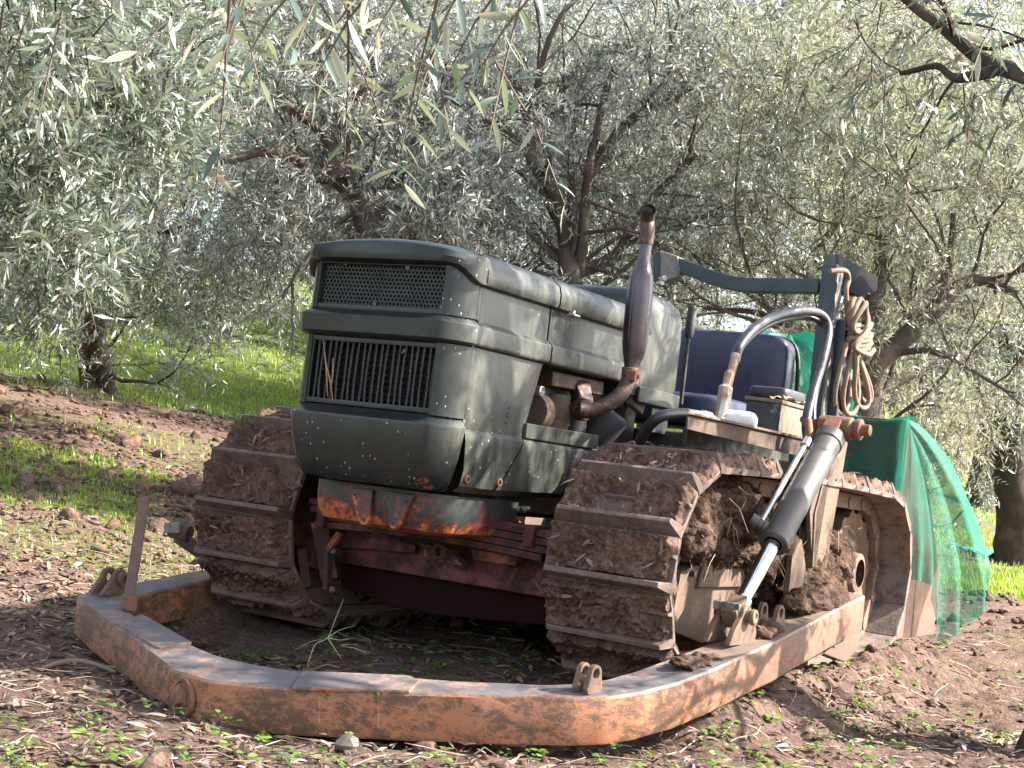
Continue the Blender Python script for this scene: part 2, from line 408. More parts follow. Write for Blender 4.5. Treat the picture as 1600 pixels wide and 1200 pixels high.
def grassmask(x, y):
    x = np.asarray(x, float); y = np.asarray(y, float); p = np.stack([x, y, x*0], -1)
    n = fbm(p*.9, 4, 21); d = np.hypot(x-2.4, y+3.5); ang = np.arctan2(x-2.4, y+3.5)
    lf = smooth(-.38, -.50, ang); j = .9*n+.6*fbm(p*2.3, 4, 24)
    band = smooth(7.5, 8.0, d+j)*smooth(10.1, 9.6, d+j)*smooth(-.745, -.80, ang+.05*n)
    left = np.maximum(band, smooth(13.2, 13.9, d+1.2*j)); left = np.maximum(left, .30*smooth(.12, .4, n)*smooth(5.4, 6.4, d))
    right = np.maximum(smooth(10.3, 11.0, d+j)*(.35+.65*smooth(-.25, .1, n)), .25*smooth(.2, .4, n))
    m = lf*left+(1-lf)*right
    return m
def axis(lo, hi, st, far, g=1.09):
    a = list(np.arange(lo, hi, st)); s = st; x = a[-1]
    while x < far: s *= g; x += s; a.append(x)
    s = st; x = lo; b = []
    while x > -far: s *= g; x -= s; b.append(x)
    return np.array(b[::-1]+a)
gx = axis(-3.2, 2.2, .016, 90); gy = axis(-1.8, 2.4, .016, 90)
GX, GY = np.meshgrid(gx, gy, indexing='xy')
GZ = G(GX, GY)
nx, ny = len(gx), len(gy)
idx = np.arange(nx*ny).reshape(ny, nx)
Fq = np.stack([idx[:-1, :-1], idx[:-1, 1:], idx[1:, 1:], idx[1:, :-1]], -1).reshape(-1, 4)
me = npmesh('ground', np.stack([GX, GY, GZ], -1).reshape(-1, 3), Fq, {'grass': grassmask(GX, GY).ravel()})
me.polygons.foreach_set('use_smooth', np.ones(len(me.polygons), bool))
gnd = link('ground', me, MT['soil']); gnd['kind'] = 'structure'
# ------------------------------------------------------------------ the crawler tractor
T = empty('crawler_tractor', (0, .9, .05), 'old dark green crawler tractor with mud caked tracks standing on bare soil', 'crawler tractor')
T.empty_display_size = .5

def plan(hw, yf, cx, cy, yb, n=7, bow=.006):
    """plan outline of a nose: rear left, round the front, rear right"""
    L = [(-hw, yb)]
    for k in range(n+1):
        a = math.pi/2*k/n; L.append((-hw+cx*(1-math.cos(a)**1.5), yf+cy*(1-math.sin(a)**1.5)))
    for k in range(1, 4):
        x = (-hw+cx)*(1-k/4)+(hw-cx)*k/4; L.append((x, yf-bow*(1-(abs(k-2)/2)**2)))
    L += [(-x, y) for (x, y) in L[:n+2]][::-1]
    return L
def loft(levels, cx=.06, cy=.085, yb=-.29):
    A = []
    for (z, hw, yf) in levels: A.append([(x, y, z) for (x, y) in plan(hw, yf, cx, cy, yb)])
    return np.array(A)
def mirror(vs): return [(-p[0], p[1], p[2]) for p in vs]

# nose shell: lower panel, middle band, lip and the corner posts beside the grilles
m = MB()
m.grid(loft([(.552, .185, -.28), (.543, .212, -.335), (.547, .226, -.352), (.562, .240, -.364), (.59, .256, -.374), (.64, .268, -.383), (.708, .277, -.391), (.715, .277, -.390), (.722, .272, -.378), (.738, .266, -.358), (.738, .25, -.33)]))
m.grid(loft([(.926, .25, -.34), (.926, .266, -.364), (.931, .278, -.386), (.936, .281, -.391), (.980, .282, -.393), (.985, .280, -.389), (.998, .268, -.364), (1.0, .25, -.34)]))
A_ = (loft([(1.136, .25, -.33), (1.133, .268, -.364), (1.131, .279, -.384), (1.134, .284, -.393), (1.146, .286, -.396), (1.158, .284, -.392), (1.163, .279, -.385)], .075, .09, -.280)); A_[..., 2] += np.where(A_[..., 2] > 1.14, .024*(1-(A_[..., 0]/.28)**2)*np.clip((A_[..., 2]-1.14)/.018, 0, 1), 0); A_[..., 2] -= np.where(A_[..., 2] < 1.150, .042*smooth(-.375, -.30, A_[..., 1])*np.clip((1.150-A_[..., 2])/.012, 0, 1), 0); m.grid(A_)
for s in (-1, 1):
    for z0, z1 in ((.738, .926), (1.0, 1.134)):
        pl = [p for p in plan(.268, -.360, .05, .07, -.29) if p[0] <= -.205] + [(-.205, -.361)]
        pl = pl+[(x+.012 if i == 0 else x+.004, y+.03) for i, (x, y) in list(enumerate(pl))[::-1]]
        top = [(-s*x, y, z1) for x, y in pl]; bot = [(-s*x, y, z0) for x, y in pl]
        m.prism(top, bot)
nose = m.build('nose_panel', MT['green'], T, .0, 24)
m = MB(); 
for z in (.748, .918, 1.006, 1.130): m.box((0, -.352, z), (.43, .012, .014))
m.build('grille_rim', MT['green'], nose, .002)
# upper grille: sheet punched with hexagonally packed holes
def perforated(x0, x1, z0, z1, y, d, rh):
    mm = MB(); dz = d*math.sqrt(3)/2; r = 0; z = z0+d/2
    while z < z1-d*.4:
        x = x0+d/2+(d/2 if r % 2 else 0)
        while x < x1-d*.4:
            hx = [(x+d/math.sqrt(3)*math.sin(math.pi/3*k), z+d/math.sqrt(3)*math.cos(math.pi/3*k)) for k in range(6)]
            vs = [(a, y, b) for a, b in hx]+[(x+rh*math.sin(math.pi/3*k), y, z+rh*math.cos(math.pi/3*k)) for k in range(6)]
            vs += [(x+rh*math.sin(math.pi/3*k), y+.004, z+rh*math.cos(math.pi/3*k)) for k in range(6)]
            mm.add(vs, [(k, (k+1) % 6, (k+1) % 6+6, k+6) for k in range(6)]+[(k+6, (k+1) % 6+6, (k+1) % 6+12, k+12) for k in range(6)])
            x += d
        z += dz; r += 1
    return mm
perforated(-.207, .207, 1.004, 1.136, -.348, .0125, .0043).build('upper_grille', MT['grille'], T, 0, 0, fixn=False)
for (px, py) in ((541, 411), (637, 418), (586, 474), (691, 480)):
    p = AY(px, py, -.35); m = MB(); m.lathe((p[0], -.349, p[2]), (0, -1, 0), [(0, .006), (.004, .006), (.005, .003), (.003, 0)], 10)
    m.build('grille_screw', MT['ropsgrey'], bpy.data.objects['upper_grille'])
# lower grille: vertical bars, zigzag fins between them
m = MB(); nb = 22
for k in range(nb):
    x = -.203+.406*k/(nb-1); b = .004*math.sin(k*2.3)
    m.tube([(x, -.353, .742), (x+b, -.355, .80), (x+b*.6, -.355, .87), (x, -.353, .924)], .0034, 6)
lg = m.build('lower_grille', MT['grille'], T)
m = MB()
for k in range(nb-1):
    x = -.203+.406*(k+.5)/(nb-1)
    z = .744; s = 1; pts = []
    while z < .924: pts.append((x+s*.0072, -.338, z)); z += .0088; s = -s
    A = np.array([[(p[0], p[1]-.003, p[2]) for p in pts], [(p[0]-.001, p[1]+.012, p[2]) for p in pts]])
    m.grid(A)
m.build('radiator_fins', plain('fin_metal', (.05, .053, .056), .45, .5), lg, 0, 0, fixn=False)
m = MB(); m.box((0, -.28, .925), (.50, .09, .40)); m.build('radiator', MT['black'], T)
# loose leaves and straw caught in the bars
MT['straw1'] = plain('straw', (.30, .17, .10), .8)
for (a, b) in (((505, 530), (512, 620)), ((508, 560), (520, 625)), ((632, 545), (628, 552)), ((520, 560), (518, 600))):
    p = AY(*a, -.362); q = AY(*b, -.362); m = MB(); m.tube([p, (p+q)/2+np.array([.003, 0, 0]), q], [.0012, .0022, .001], 5); m.build('caught_straw', MT['straw1'], lg)

# bonnet top in two lengths, with a rolled side edge
def bonnet(y0, y1, n=6, dz=0., grow=0.):
    sec = [(.250, 1.088), (.276, 1.089), (.286, 1.092), (.290, 1.102), (.290, 1.128), (.283, 1.152), (.258, 1.172), (.20, 1.189), (.10, 1.200), (0, 1.204)]
    sec = sec+[(-x, z) for x, z in sec[:-1]][::-1]
    return np.array([[(x*(1+grow), y0+(y1-y0)*k/n, z+dz) for x, z in sec] for k in range(n+1)])
m = MB(); rows = []
for (yy, f) in ((-.3845, 0), (-.380, .12), (-.372, .3), (-.36, .5), (-.335, .75), (-.305, .95), (-.286, 1), (-.2825, 1), (-.15, 1), (0, 1), (.10, 1)):
    # the front edge sits inside the lip and follows its rounded corners
    s_ = max(0., min(1., 1-(yy+.385)/.09))**(1/1.5)
    hw = .278-.075*(1-math.sqrt(max(0, 1-s_*s_))**1.5) if yy < -.298 else (.278 if yy < -.283 else .290)
    r0 = []
    for x, y, z in bonnet(yy, yy, 1)[0]:
        x2 = x*hw/.292; zf = 1.161+.024*(1-(x2/.28)**2)
        r0.append((x2, y, (zf*(1-f)+z*f if z > 1.12 else (z if yy > -.29 else max(1.156, z)))))
    rows.append(r0)
m.grid(np.array(rows)); m.build('bonnet', MT['green'], T)
m = MB(); m.grid(bonnet(.105, .70)); bn = m.build('bonnet', MT['green'], T)
m = MB(); p = AX(893, 493, .29); m.box((.296, p[1], p[2]), (.03, .035, .006)); m.box((.29, p[1], p[2]+.006), (.02, .012, .018)); m.build('latch', MT['steel'], bn, .002)
# tank cowl behind the bonnet
m = MB()
lv = []
for (z, gx_, gy_) in ((.90, .286, .0), (1.06, .288, .0), (1.16, .288, -.004), (1.205, .278, -.014), (1.232, .255, -.035), (1.245, .215, -.07), (1.248, .10, -.12)):
    y0, y1 = .63-gy_*.6, .965+gy_; cxr = .05; pts = []
    for (sx, yy, a0) in ((1, y0, -90), (1, y1, 0), (-1, y1, 90), (-1, y0, 180)):
        for k in range(5):
            a = rad(a0+90*k/4); ccx = sx*(gx_-cxr); ccy = (y0+cxr) if yy == y0 else (y1-cxr)
            pts.append((ccx+cxr*math.cos(a), ccy+cxr*math.sin(a), z))
    lv.append(pts)
m.grid(np.array(lv), close=True); n_ = len(lv[0]); m.f.append(tuple(len(m.v)-n_+k for k in range(n_)))
m.build('fuel_tank', MT['green'], T)
m = MB(); m.box((.291, .80, .905), (.012, .30, .05)); m.build('tank_strap', MT['green'], bpy.data.objects['fuel_tank'], .004)
m = MB(); m.box((.27, .86, .835), (.012, .13, .08)); m.build('tank_bracket', MT['green'], bpy.data.objects['fuel_tank'], .004)
for (px, py) in ((1006, 622), (1034, 632)):
    p = AX(px, py, .277); m = MB(); m.lathe((.277, p[1], p[2]), (1, 0, 0), [(0, .010), (.003, .010), (.003, .005), (-.002, .004)], 10); m.build('bolt', MT['rust'], bpy.data.objects['fuel_tank'])

# side sheets
def sheet(name, poly, x, th=.010, bev=.003, mat=None, sides=(1, -1), par=None):
    r = None
    for s in sides:
        m = MB(); m.prism([(s*x, y, z) for y, z in poly], [(s*(x-th), y, z) for y, z in poly])
        r = m.build(name, mat or MT['green'], par or T, bev)
        if s == 1: keep = r
    return keep
up1 = sheet('upper_side_panel', [(-.288, .99), (.098, .99), (.098, 1.095), (-.288, 1.095)], .262)
up2 = sheet('upper_side_panel', [(.106, .99), (.66, .99), (.66, 1.095), (.106, 1.095)], .262)
def rib(y0, y1):
    for s in (1, -1):
        m = MB(); sec = [(.255, .998), (.262, .998), (.279, .984), (.281, .978), (.281, .940), (.277, .932), (.255, .929)]
        m.prism([(s*a, y0, b) for a, b in sec], [(s*a, y1, b) for a, b in sec]); m.build('side_rib', MT['green'], T, .002)
rib(-.288, .098); rib(.106, .90)
sp1 = sheet('lower_side_panel', [(-.288, .93), (.092, .93), (.024, .712), (-.288, .712)], .263)
def lowsheet(poly_top, poly_bot):
    for s in (1, -1):
        m = MB(); A = []
        for (dx, zf) in ((.263, 1.0), (.276, .93), (.279, .80), (.278, .35), (.268, .10), (.245, 0.)):
            A.append([(s*dx, b[0]+(t[0]-b[0])*zf, b[1]+(t[1]-b[1])*zf) for t, b in zip(poly_top, poly_bot)])
        m.grid(np.array(A)); m.build('skirt_panel', MT['green'], T)
lowsheet([(-.288, .714), (-.18, .714), (-.08, .714), (.020, .714)], [(-.27, .548), (-.2, .547), (-.16, .546), (-.115, .546)])
lowsheet([(.026, .714), (.15, .714), (.30, .712), (.47, .710)], [(-.108, .546), (.1, .550), (.3, .555), (.47, .56)])
for s in (1, -1): m = MB(); m.box((s*.268, .24, .735), (.014, .43, .042)); m.build('rail', MT['green'], T, .003)
for (px, py, r) in ((796, 637, .0045), (794, 648, .009), (791, 661, .0045)):
    p = AX(px, py, .263); m = MB(); m.cyl((.2645, p[1], p[2]), (.25, p[1], p[2]), r, 12); m.build('panel_hole', MT['black'], sp1)
for (px, py) in ((731, 749), (781, 754)):
    p = AX(px, py, .277); m = MB(); m.lathe((.272, p[1], p[2]), (1, 0, 0), [(0, .012), (.006, .012), (.007, .007), (.001, .006)], 12); m.build('bolt', MT['rust'], T)

# engine seen through the open side
m = MB(); m.box((0, .38, .72), (.36, 1.0, .46)); m.box((0, .55, .60), (.44, 1.1, .2)); eng = m.build('engine', MT['dark'], T, .01)
m = MB(); p = AX(858, 646, .24); m.lathe((.20, p[1]-.02, p[2]), (0, 1, 0), [(-.01, 0), (-.01, .03), (-.012, .052), (.03, .055), (.034, .048), (.034, 0)], 26)
m.build('pulley', MT['tan'], eng)
m = MB(); p = AX(852, 612, .24); m.lathe((.2, p[1], p[2]), (1, 0, 0), [(0, .016), (.03, .016), (.032, .012), (.02, .006), (.02, 0)], 16); m.build('pipe_end', MT['steel'], eng)
m = MB(); p = AX(872, 655, .2); m.lathe((.19, p[1], .74), (0, 0, 1), [(0, .04), (.10, .042), (.12, .03), (.12, 0)], 18); m.build('filter', MT['tan'], eng)
m = MB(); p = AX(905, 660, .22); m.lathe((.2, p[1], .72), (0, 0, 1), [(0, .04), (.12, .04), (.13, 0)], 18); p = AX(950, 655, .22)
m.lathe((.22, p[1]-.04, p[2]-.03), (.35, .15, .6), [(-.05, .055), (.05, .060), (.065, .05), (.065, 0)], 22); m.build('air_filter', MT['black'], eng)
m = MB(); a = AX(850, 590, .2); b = AX(930, 606, .2); m.bar(a, b, .06, .045); m.bar(AX(905, 600, .22), AX(912, 640, .26), .05, .05); m.lathe(AX(912, 640, .27), (1, -.3, 0), [(-.02, .034), (.012, .034), (.012, .02)], 14)
m.build('manifold', MT['rustpipe'], eng, .006)
m = MB(); m.bar(AX(990, 640, .25), AX(1000, 600, .25), .03, .1); m.bar(AX(960, 628, .2), AX(975, 600, .2), .05, .06); m.build('bell_housing', MT['boxtan'], eng, .01)
m = MB(); m.bar(AX(886, 665, .21), AX(892, 625, .21), .01, .012); m.build('bracket', MT['orangebit'], eng)
m = MB(); m.bar(AX(975, 640, .22), AX(984, 615, .22), .01, .012); m.build('bracket', MT['orangebit'], eng)

# exhaust
mx = .385
pts = spline([AX(905, 640, .29), AX(925, 642, .32), AX(952, 630, .36), AX(973, 612, mx), AX(984, 588, mx)], 8)
m = MB(); m.tube(pts, .0225, 20); m.build('exhaust_pipe', MT['rustpipe'], T)
ax = [AX(x, y, mx) for x, y in ((984.5, 600), (987, 572), (988.5, 561), (990, 550), (992, 534), (994, 515), (997, 485), (1000, 455), (1002, 436), (1004, 421), (1006, 405), (1008, 392), (1012, 362))]
m = MB(); m.tube(ax, [.0225, .0228,   .0275, .0335, .0378, .0395, .0398, .0392, .0370, .0280, .0190, .0180, .0178], 28); mf = m.build('muffler', MT['muffler'], T)
m = MB(); a, b = ax[11], AX(1012, 358, mx); c = b+np.array([-.004, -.002, .028]); d = b+np.array([.012, -.030, .052])
ring = spline([a+(b-a)*.3, b, c, d], 6)
m.tube(ring, .0215, 24, cap=False); m.tube([q for q in ring], .0195, 24, cap=False)
m.build('tail_pipe', MT['rustpipe'], mf)
m = MB(); m.lathe(ring[-1]+(ring[-2]-ring[-1])*.6, ring[-1]-ring[-2], [(0, .0196), (0, 0)], 24); m.build('tail_pipe_bore', plain('bore_black', (.004, .004, .004), .95, 0, .1, 5, 0, .1), mf)  # flat black disc closing the pipe just inside its mouth
m = MB(); m.tube([AX(983.5, 600, mx), AX(985.5, 574, mx)], 0.0262, 22); q = AX(983, 588, mx); m.box((q[0]+.02, q[1]-.02, q[2]), (.03, .02, .03)); m.lathe((q[0]+.032, q[1]-.012, q[2]), (.6, -.8, 0), [(0, .008), (.01, .008), (.01, 0)], 8)
m.build('clamp', MT['rust'], mf, .002)
m = MB(); m.tube([p+np.array([-.004, -.0393, 0])*s for p, s in zip(ax[3:10], (.76, .92, 1, 1.01, .99, .94, .70))], .0022, 5); m.build('weld_seam', MT['muffler'], mf)

# cast bracket below the nose
m = MB(); m.grid(loft([(.536, .232, -.275), (.50, .231, -.276), (.46, .227, -.272), (.435, .212, -.262), (.424, .18, -.235), (.424, .05, -.1)], .05, .07, .10)); m.grid(loft([(.536, .232, -.275), (.537, .1, -.1)], .05, .07, .1))
fb = m.build('front_bracket', MT['bracket'], T)
for P in ([(546, 762), (582, 765), (577, 812), (571, 821), (564, 820), (558, 811)], [(606, 767), (646, 774), (626, 818), (617, 828), (609, 825), (606, 815)]):
    m = MB(); A = [AY(x, y, -.294) for x, y in P]; m.prism(A, [a+np.array([0, .02, 0]) for a in A]); lug = m.build('towing_lug', MT['bracket'], fb, .003)
    for (ex, ey) in (((P[0][0]+8, P[0][1]+11), (568, 812)) if P[0][0] < 600 else ((634, 784), (613, 818))):
        q = AY(ex, ey, -.295); m = MB(); m.cyl(q, q+np.array([0, .015, 0]), .0045, 10); m.build('hole', MT['black'], lug)
m = MB(); q = AY(513, 751, -.24); m.lathe(q, (0, -1, 0), [(-.03, .012), (0, .012), (.003, .0)], 12); m.build('bolt', MT['rust'], fb)

# transverse spring, cross members, belly
for k, (x0, x1) in enumerate(((-.44, .43), (-.43, .415), (-.40, .40), (-.36, .38))):
    m = MB(); n_ = 14; A = []
    m.grid(np.array([[(x0+(x1-x0)*t/n_, y, .478-.021*k-.012*abs(2*t/n_-1)**2+dz) for (y, dz) in ((.005, 0), (.005, -.018), (.075, -.018), (.075, 0))] for t in range(n_+1)]), close=True)
    m.build('spring_leaf', MT['red'], T, .0)
m = MB(); m.box((-.375, .03, .435), (.03, .09, .10)); m.build('spring_shackle', MT['red'], T, .004); m = MB(); m.box((.34, .03, .45), (.035, .09, .06)); m.build('spring_shackle', MT['red'], T, .004)
m = MB(); m.box((0, .14, .335), (.84, .04, .11)); A = [(-.40, .10, .40), (-.1, .10, .37), (-.1, .10, .345), (-.40, .10, .325)]; m.prism(A, [(a, b+.03, c) for a, b, c in A]); m.build('cross_member', MT['red'], T, .004)
m = MB(); A = [(-.42, .16, .31), (.36, .16, .31), (.34, .16, .20), (-.02, .16, .172), (-.2, .16, .172), (-.40, .16, .205)]; m.prism(A, [(a, b+1.3, c) for a, b, c in A]); m.build('belly_plate', MT['darkred'], T, .008)
m = MB(); A = [AY(x, y, .04) for x, y in ((655, 848), (705, 858), (722, 885), (690, 880), (664, 873))]; m.prism(A, [a+np.array([0, .04, 0]) for a in A])
A = [AY(x, y, .04) for x, y in ((735, 858), (810, 868), (806, 884), (770, 880), (738, 874))]; m.prism(A, [a+np.array([0, .04, 0]) for a in A])
m.lathe(AY(690, 862, .03), (0, -1, 0), [(0, .024), (.02, .024), (.02, .012), (.0, .012)], 16); m.build('steering_bracket', MT['orangebit'], T, .004)
m = MB(); m.bar(AY(499, 815, .02), AY(515, 905, .05), .03, .05); m.bar(AY(531, 833, -.02), AY(512, 862, -.02), .02, .02); m.bar(AY(513, 860, 0), AY(511, 920, .02), .018, .03); m.build('spring_hanger', MT['orangebit'], T, .004)
m = MB(); m.bar(AY(470, 855, .1), AY(478, 915, .12), .10, .03); m.build('frame_plate', MT['tan'], T, .004)
for q in (AY(522, 922, .0), AY(523, 862, -.01)): m = MB(); m.lathe(q, (0, -1, .2), [(-.02, .012), (.01, .012), (.014, .008), (.014, 0)], 8); m.build('bolt', MT['dark'], T)

# ------------------------------------------------------------------ tracks
YC0, YC1, ZC, RS = .22, 1.755, .40, .285
NSH = 34; LT = 2*(YC1-YC0)+2*math.pi*RS; PIT = LT/NSH
def tpos(s, r=RS):
    """point and tangent of the track loop, s from the front tip upward over the top"""
    s = s % LT; q = math.pi*RS/2
    if s < q: a = math.pi-s/RS; return (YC0+r*math.cos(a), ZC+r*math.sin(a)), (math.sin(a), -math.cos(a))
    s -= q
    if s < YC1-YC0: 
        t = s/(YC1-YC0); return (YC0+s, ZC+r+.010*math.sin(t*math.pi)), (1, 0)
    s -= YC1-YC0
    if s < 2*q: a = math.pi/2-s/RS; return (YC1+r*math.cos(a), ZC+r*math.sin(a)), (math.sin(a), -math.cos(a))
    s -= 2*q
    if s < YC1-YC0: return (YC1-s, ZC-r), (-1, 0)
    s -= YC1-YC0
    a = -math.pi/2-s/RS; return (YC0+r*math.cos(a), ZC+r*math.sin(a)), (math.sin(a), -math.cos(a))
W = .373
def make_track(xc, phase, label=None):
    tr = MB()
    # chain of links inside the shoes is the track's own mesh
    for k in range(NSH):
        s0 = phase+(k+.5)*PIT
        (a0, b0), (ta, tb) = tpos(s0, RS-.035)
        t = Vector((0, ta, tb)); nrm = Vector((0, -tb, ta)); R = Matrix((Vector((1, 0, 0)), t, nrm)).transposed()
        for sx in (-.055, .055): tr.box((xc+sx, a0, b0), (.03, PIT*1.02, .055), R)
        p, _ = tpos(phase+k*PIT, RS-.04); tr.cyl((xc-.075, p[0], p[1]), (xc+.075, p[0], p[1]), .02, 10)
    CL = []
    trk = tr.build('track', MT['chain'], T, .004, loc=(xc, .98, .06))
    for k in range(NSH):
        pa, _ = tpos(phase+k*PIT); pb, _ = tpos(phase+(k+1)*PIT)
        A = Vector((0, pa[0], pa[1])); B = Vector((0, pb[0], pb[1])); t = (B-A).normalized(); nrm = Vector((0, -t.z, t.y)); ln = (B-A).length
        def Q(u, tt, h): return Vector((xc+u, 0, 0))+A+t*tt+nrm*h
        m = MB(); h = W/2
        # plate with a grouser at its leading edge and a low second rib
        secs = [(-.012, -.004), (-.012, .010), (-.004, .052), (.010, .052), (.016, .014), (ln*.52, .013), (ln*.55, .024), (ln*.60, .024), (ln*.63, .012), (ln-.004, .012), (ln-.004, -.004)]
        cut = [0, 0, .020, .020, 0, 0, .006, .006, 0, .004, .004]
        wv = random.uniform(-.002, .002)
        m.prism([Q(-h+c, a, b+wv) for (a, b), c in zip(secs, cut)], [Q(h-c, a, b-wv) for (a, b), c in zip(secs, cut)])
        c = Q(0, ln/2, 0)
        m.build('track_shoe', MT['shoe'], trk, .0025, loc=c)
        nu, nt_ = 74, 30
        us = np.linspace(-h+.004, h-.002, nu); ts = np.linspace(.012, ln-.010, nt_)
        U, TT = np.meshgrid(us, ts, indexing='ij')
        pn = np.stack([U, TT+k*.37, TT*0+xc*3+k*1.7], -1)
        tn = TT/ln
        e = np.minimum(smooth(-h-.006, -h+.016, U+.010*fbm(pn*30, 2, 3)), smooth(h+.004, h-.022, U+.016*fbm(pn*28, 2, 4)))
        amt = .55+.45*hash3(np.array(k), np.array(int(xc*10)), np.array(1))
        prof = .027+.024*smooth(.35, 1.0, tn)+.012*smooth(.35, 0, tn)
        H = (prof*(.75+.25*amt)+.020*fbm(pn*13, 3, 6)+.022*np.abs(fbm(pn*33, 4, 7, .65))+.011*fbm(pn*95, 2, 8))*e-.003*(1-e)
        bare = smooth(.30, .46, fbm(pn*7, 3, 12)); H = H*(1-bare*.6)
        H = np.minimum(H, .058+.004*fbm(pn*60, 2, 31)); H[0, :] = H[-1, :] = -.003; H[:, 0] = np.minimum(H[:, 0], .006); H[:, -1] = np.minimum(H[:, -1], .02)
        TT2 = TT+.006*fbm(pn*40, 2, 14)*e
        base = np.array(Vector((xc, 0, 0))+A); P = base+U[..., None]*np.array([1, 0, 0])+TT2[..., None]*np.array(t)+H[..., None]*np.array(nrm)
        P = np.clip(P, [-9, -9, .03], 9)
        if -.15 < c.y < 1.9 and c.z > .2:
            rs_ = np.random.default_rng(k+int(xc*10)+50)
            for _ in range(26):
                i_, j_ = rs_.integers(3, nu-3), rs_.integers(3, nt_-3); CL.append((P[i_, j_], np.array(t), np.array(nrm)))
        mm = MB(); mm.grid(P); mm.build('caked_mud', MT['mud'], trk, 0, 60, loc=c)
    # idler, sprocket, frame
    def wheel(yc, name, r, mat, holes):
        m = MB(); seg = 60
        for sx in (-.03, .03):
            pass
        n_ = 60; prof = []
        ring = []
        xo, xi = xc+.045, xc-.045
        def ringpts(rr, x): return [(x, yc+rr*math.cos(2*math.pi*k/n_), ZC+rr*math.sin(2*math.pi*k/n_)) for k in range(n_)]
        rad_out = [r*(1.0 if (k % 4) < 2 or not holes else .93) for k in range(n_)]
        o1 = [(xo, yc+rr*math.cos(2*math.pi*k/n_), ZC+rr*math.sin(2*math.pi*k/n_)) for k, rr in enumerate(rad_out)]
        o2 = [(xi, p[1], p[2]) for p in o1]
        rows = [ringpts(.05, xo+.04), ringpts(.07, xo+.035), ringpts(.075, xo-.01), ringpts(r*.72, xo-.02), ringpts(r*.80, xo-.005), o1, o2, ringpts(r*.7, xi), ringpts(.05, xi)]
        m.grid(np.array(rows), close=True)
        return m.build(name, mat, trk, 0, loc=(xc, yc, ZC))
    wheel(YC0, 'idler_wheel', .225, MT['tan'], False)
    sk = wheel(YC1, 'sprocket', .225, MT['tan_orange'], True)
    for k in range(6):
        m = MB(); a = 2*math.pi*(k+.25)/6; r1, r2 = .095, .15
        pts = [(r1, a), (r2, a-.30), (r2, a+.30)]
        A = [(xc+.029, YC1+r*math.cos(b), ZC+r*math.sin(b)) for r, b in pts]; m.prism(A, [(p[0]-.02, p[1], p[2]) for p in A])
        m.build('sprocket_opening', MT['black'], trk, 0, loc=(xc, YC1, ZC))
    s = 1 if xc > 0 else -1
    m = MB(); xo = xc+s*.085
    A = [(.17, .245), (.20, .40), (.40, .45), (.62, .465), (1.35, .46), (1.5, .40), (1.5, .27), (1.3, .22), (.4, .20)]
    m.prism([(xo, y, z) for y, z in A], [(xc-s*.085, y, z) for y, z in A])
    A = [(.30, .36), (.33, .455), (.40, .475), (.55, .475), (.62, .44), (.62, .36)]; m.prism([(xo+s*.014, y, z) for y, z in A], [(xo, y, z) for y, z in A])
    fr = m.build('track_frame', MT['tan_orange'], trk, .006, loc=(xc, .9, .3))
    m = MB()
    for (px, py) in ((1095, 880), (1086, 897), (1101, 900)):
        p = AX(px, py, xo+s*.014) if s > 0 else (xo+s*.014, .4, .4); m.cyl((xo+s*.016, p[1], p[2]), (xo, p[1], p[2]), .009, 12)
    m.build('bolt_hole', MT['black'], trk, 0, loc=(xc, .4, .4))
    for yy in (.50, .78, 1.06, 1.34):
        m = MB(); m.lathe((xc-.07, yy, .20), (1, 0, 0), [(0, 0), (0, .07), (.02, .085), (.03, .07), (.11, .07), (.12, .085), (.14, .07), (.14, 0)], 20)
        m.build('track_roller', MT['chain'], trk, 0, loc=(xc, yy, .2))
    CP_ = np.array([c[0] for c in CL]); CT = np.array([c[1] for c in CL]); CN = np.array([c[2] for c in CL]); nn = len(CP_); rs_ = np.random.default_rng(int(abs(xc*100)))
    a_ = rs_.uniform(0, 6.28, nn)[:, None]; d_ = np.array([1., 0, 0])*np.cos(a_)+CT*np.sin(a_)+CN*rs_.uniform(-.1, .35, (nn, 1)); ln_ = rs_.uniform(.015, .05, nn)
    LEAFQ.append((trk, CP_+CN*.003, d_, CN+rs_.normal(size=(nn, 3))*.4, ln_, ln_*rs_.uniform(.07, .24, nn)))
    return trk
LEAFQ = []
q90 = math.pi*RS/2
trR = make_track(.6225, RS*rad(-6)); trL = make_track(-.6225, RS*rad(1.5))

def mound(name, c, rx, ry, rz, par, mat=MT['mud_straw'], seed=0, n=96, amp=.5, freq=9):
    """crumbly heap: a ragged lump with a broken outline"""
    u = np.linspace(0, 2*np.pi, n); v = np.linspace(0.02, np.pi-.02, n//2)
    Um, Vm = np.meshgrid(u, v, indexing='ij')
    D = np.stack([np.cos(Um)*np.sin(Vm), np.sin(Um)*np.sin(Vm), np.cos(Vm)], -1)
    c = np.array(c); R3 = np.array([rx, ry, rz]); s0 = min(rx, ry, rz)
    P = D*R3; Q = P+c+seed*3.1
    d = .9*fbm(Q*6, 3, seed)*s0+1.5*np.abs(fbm(Q*17, 3, seed+3))*s0*.6+.016*fbm(Q*45, 3, seed+5, .65)+.006*fbm(Q*130, 2, seed+7)
    P = c+P+D*d[..., None]+.010*np.stack([fbm(Q*30+k*9, 2, seed+k) for k in range(3)], -1)
    m = MB(); m.grid(P); return m.build(name, mat, par, 0, 70, loc=tuple(c))
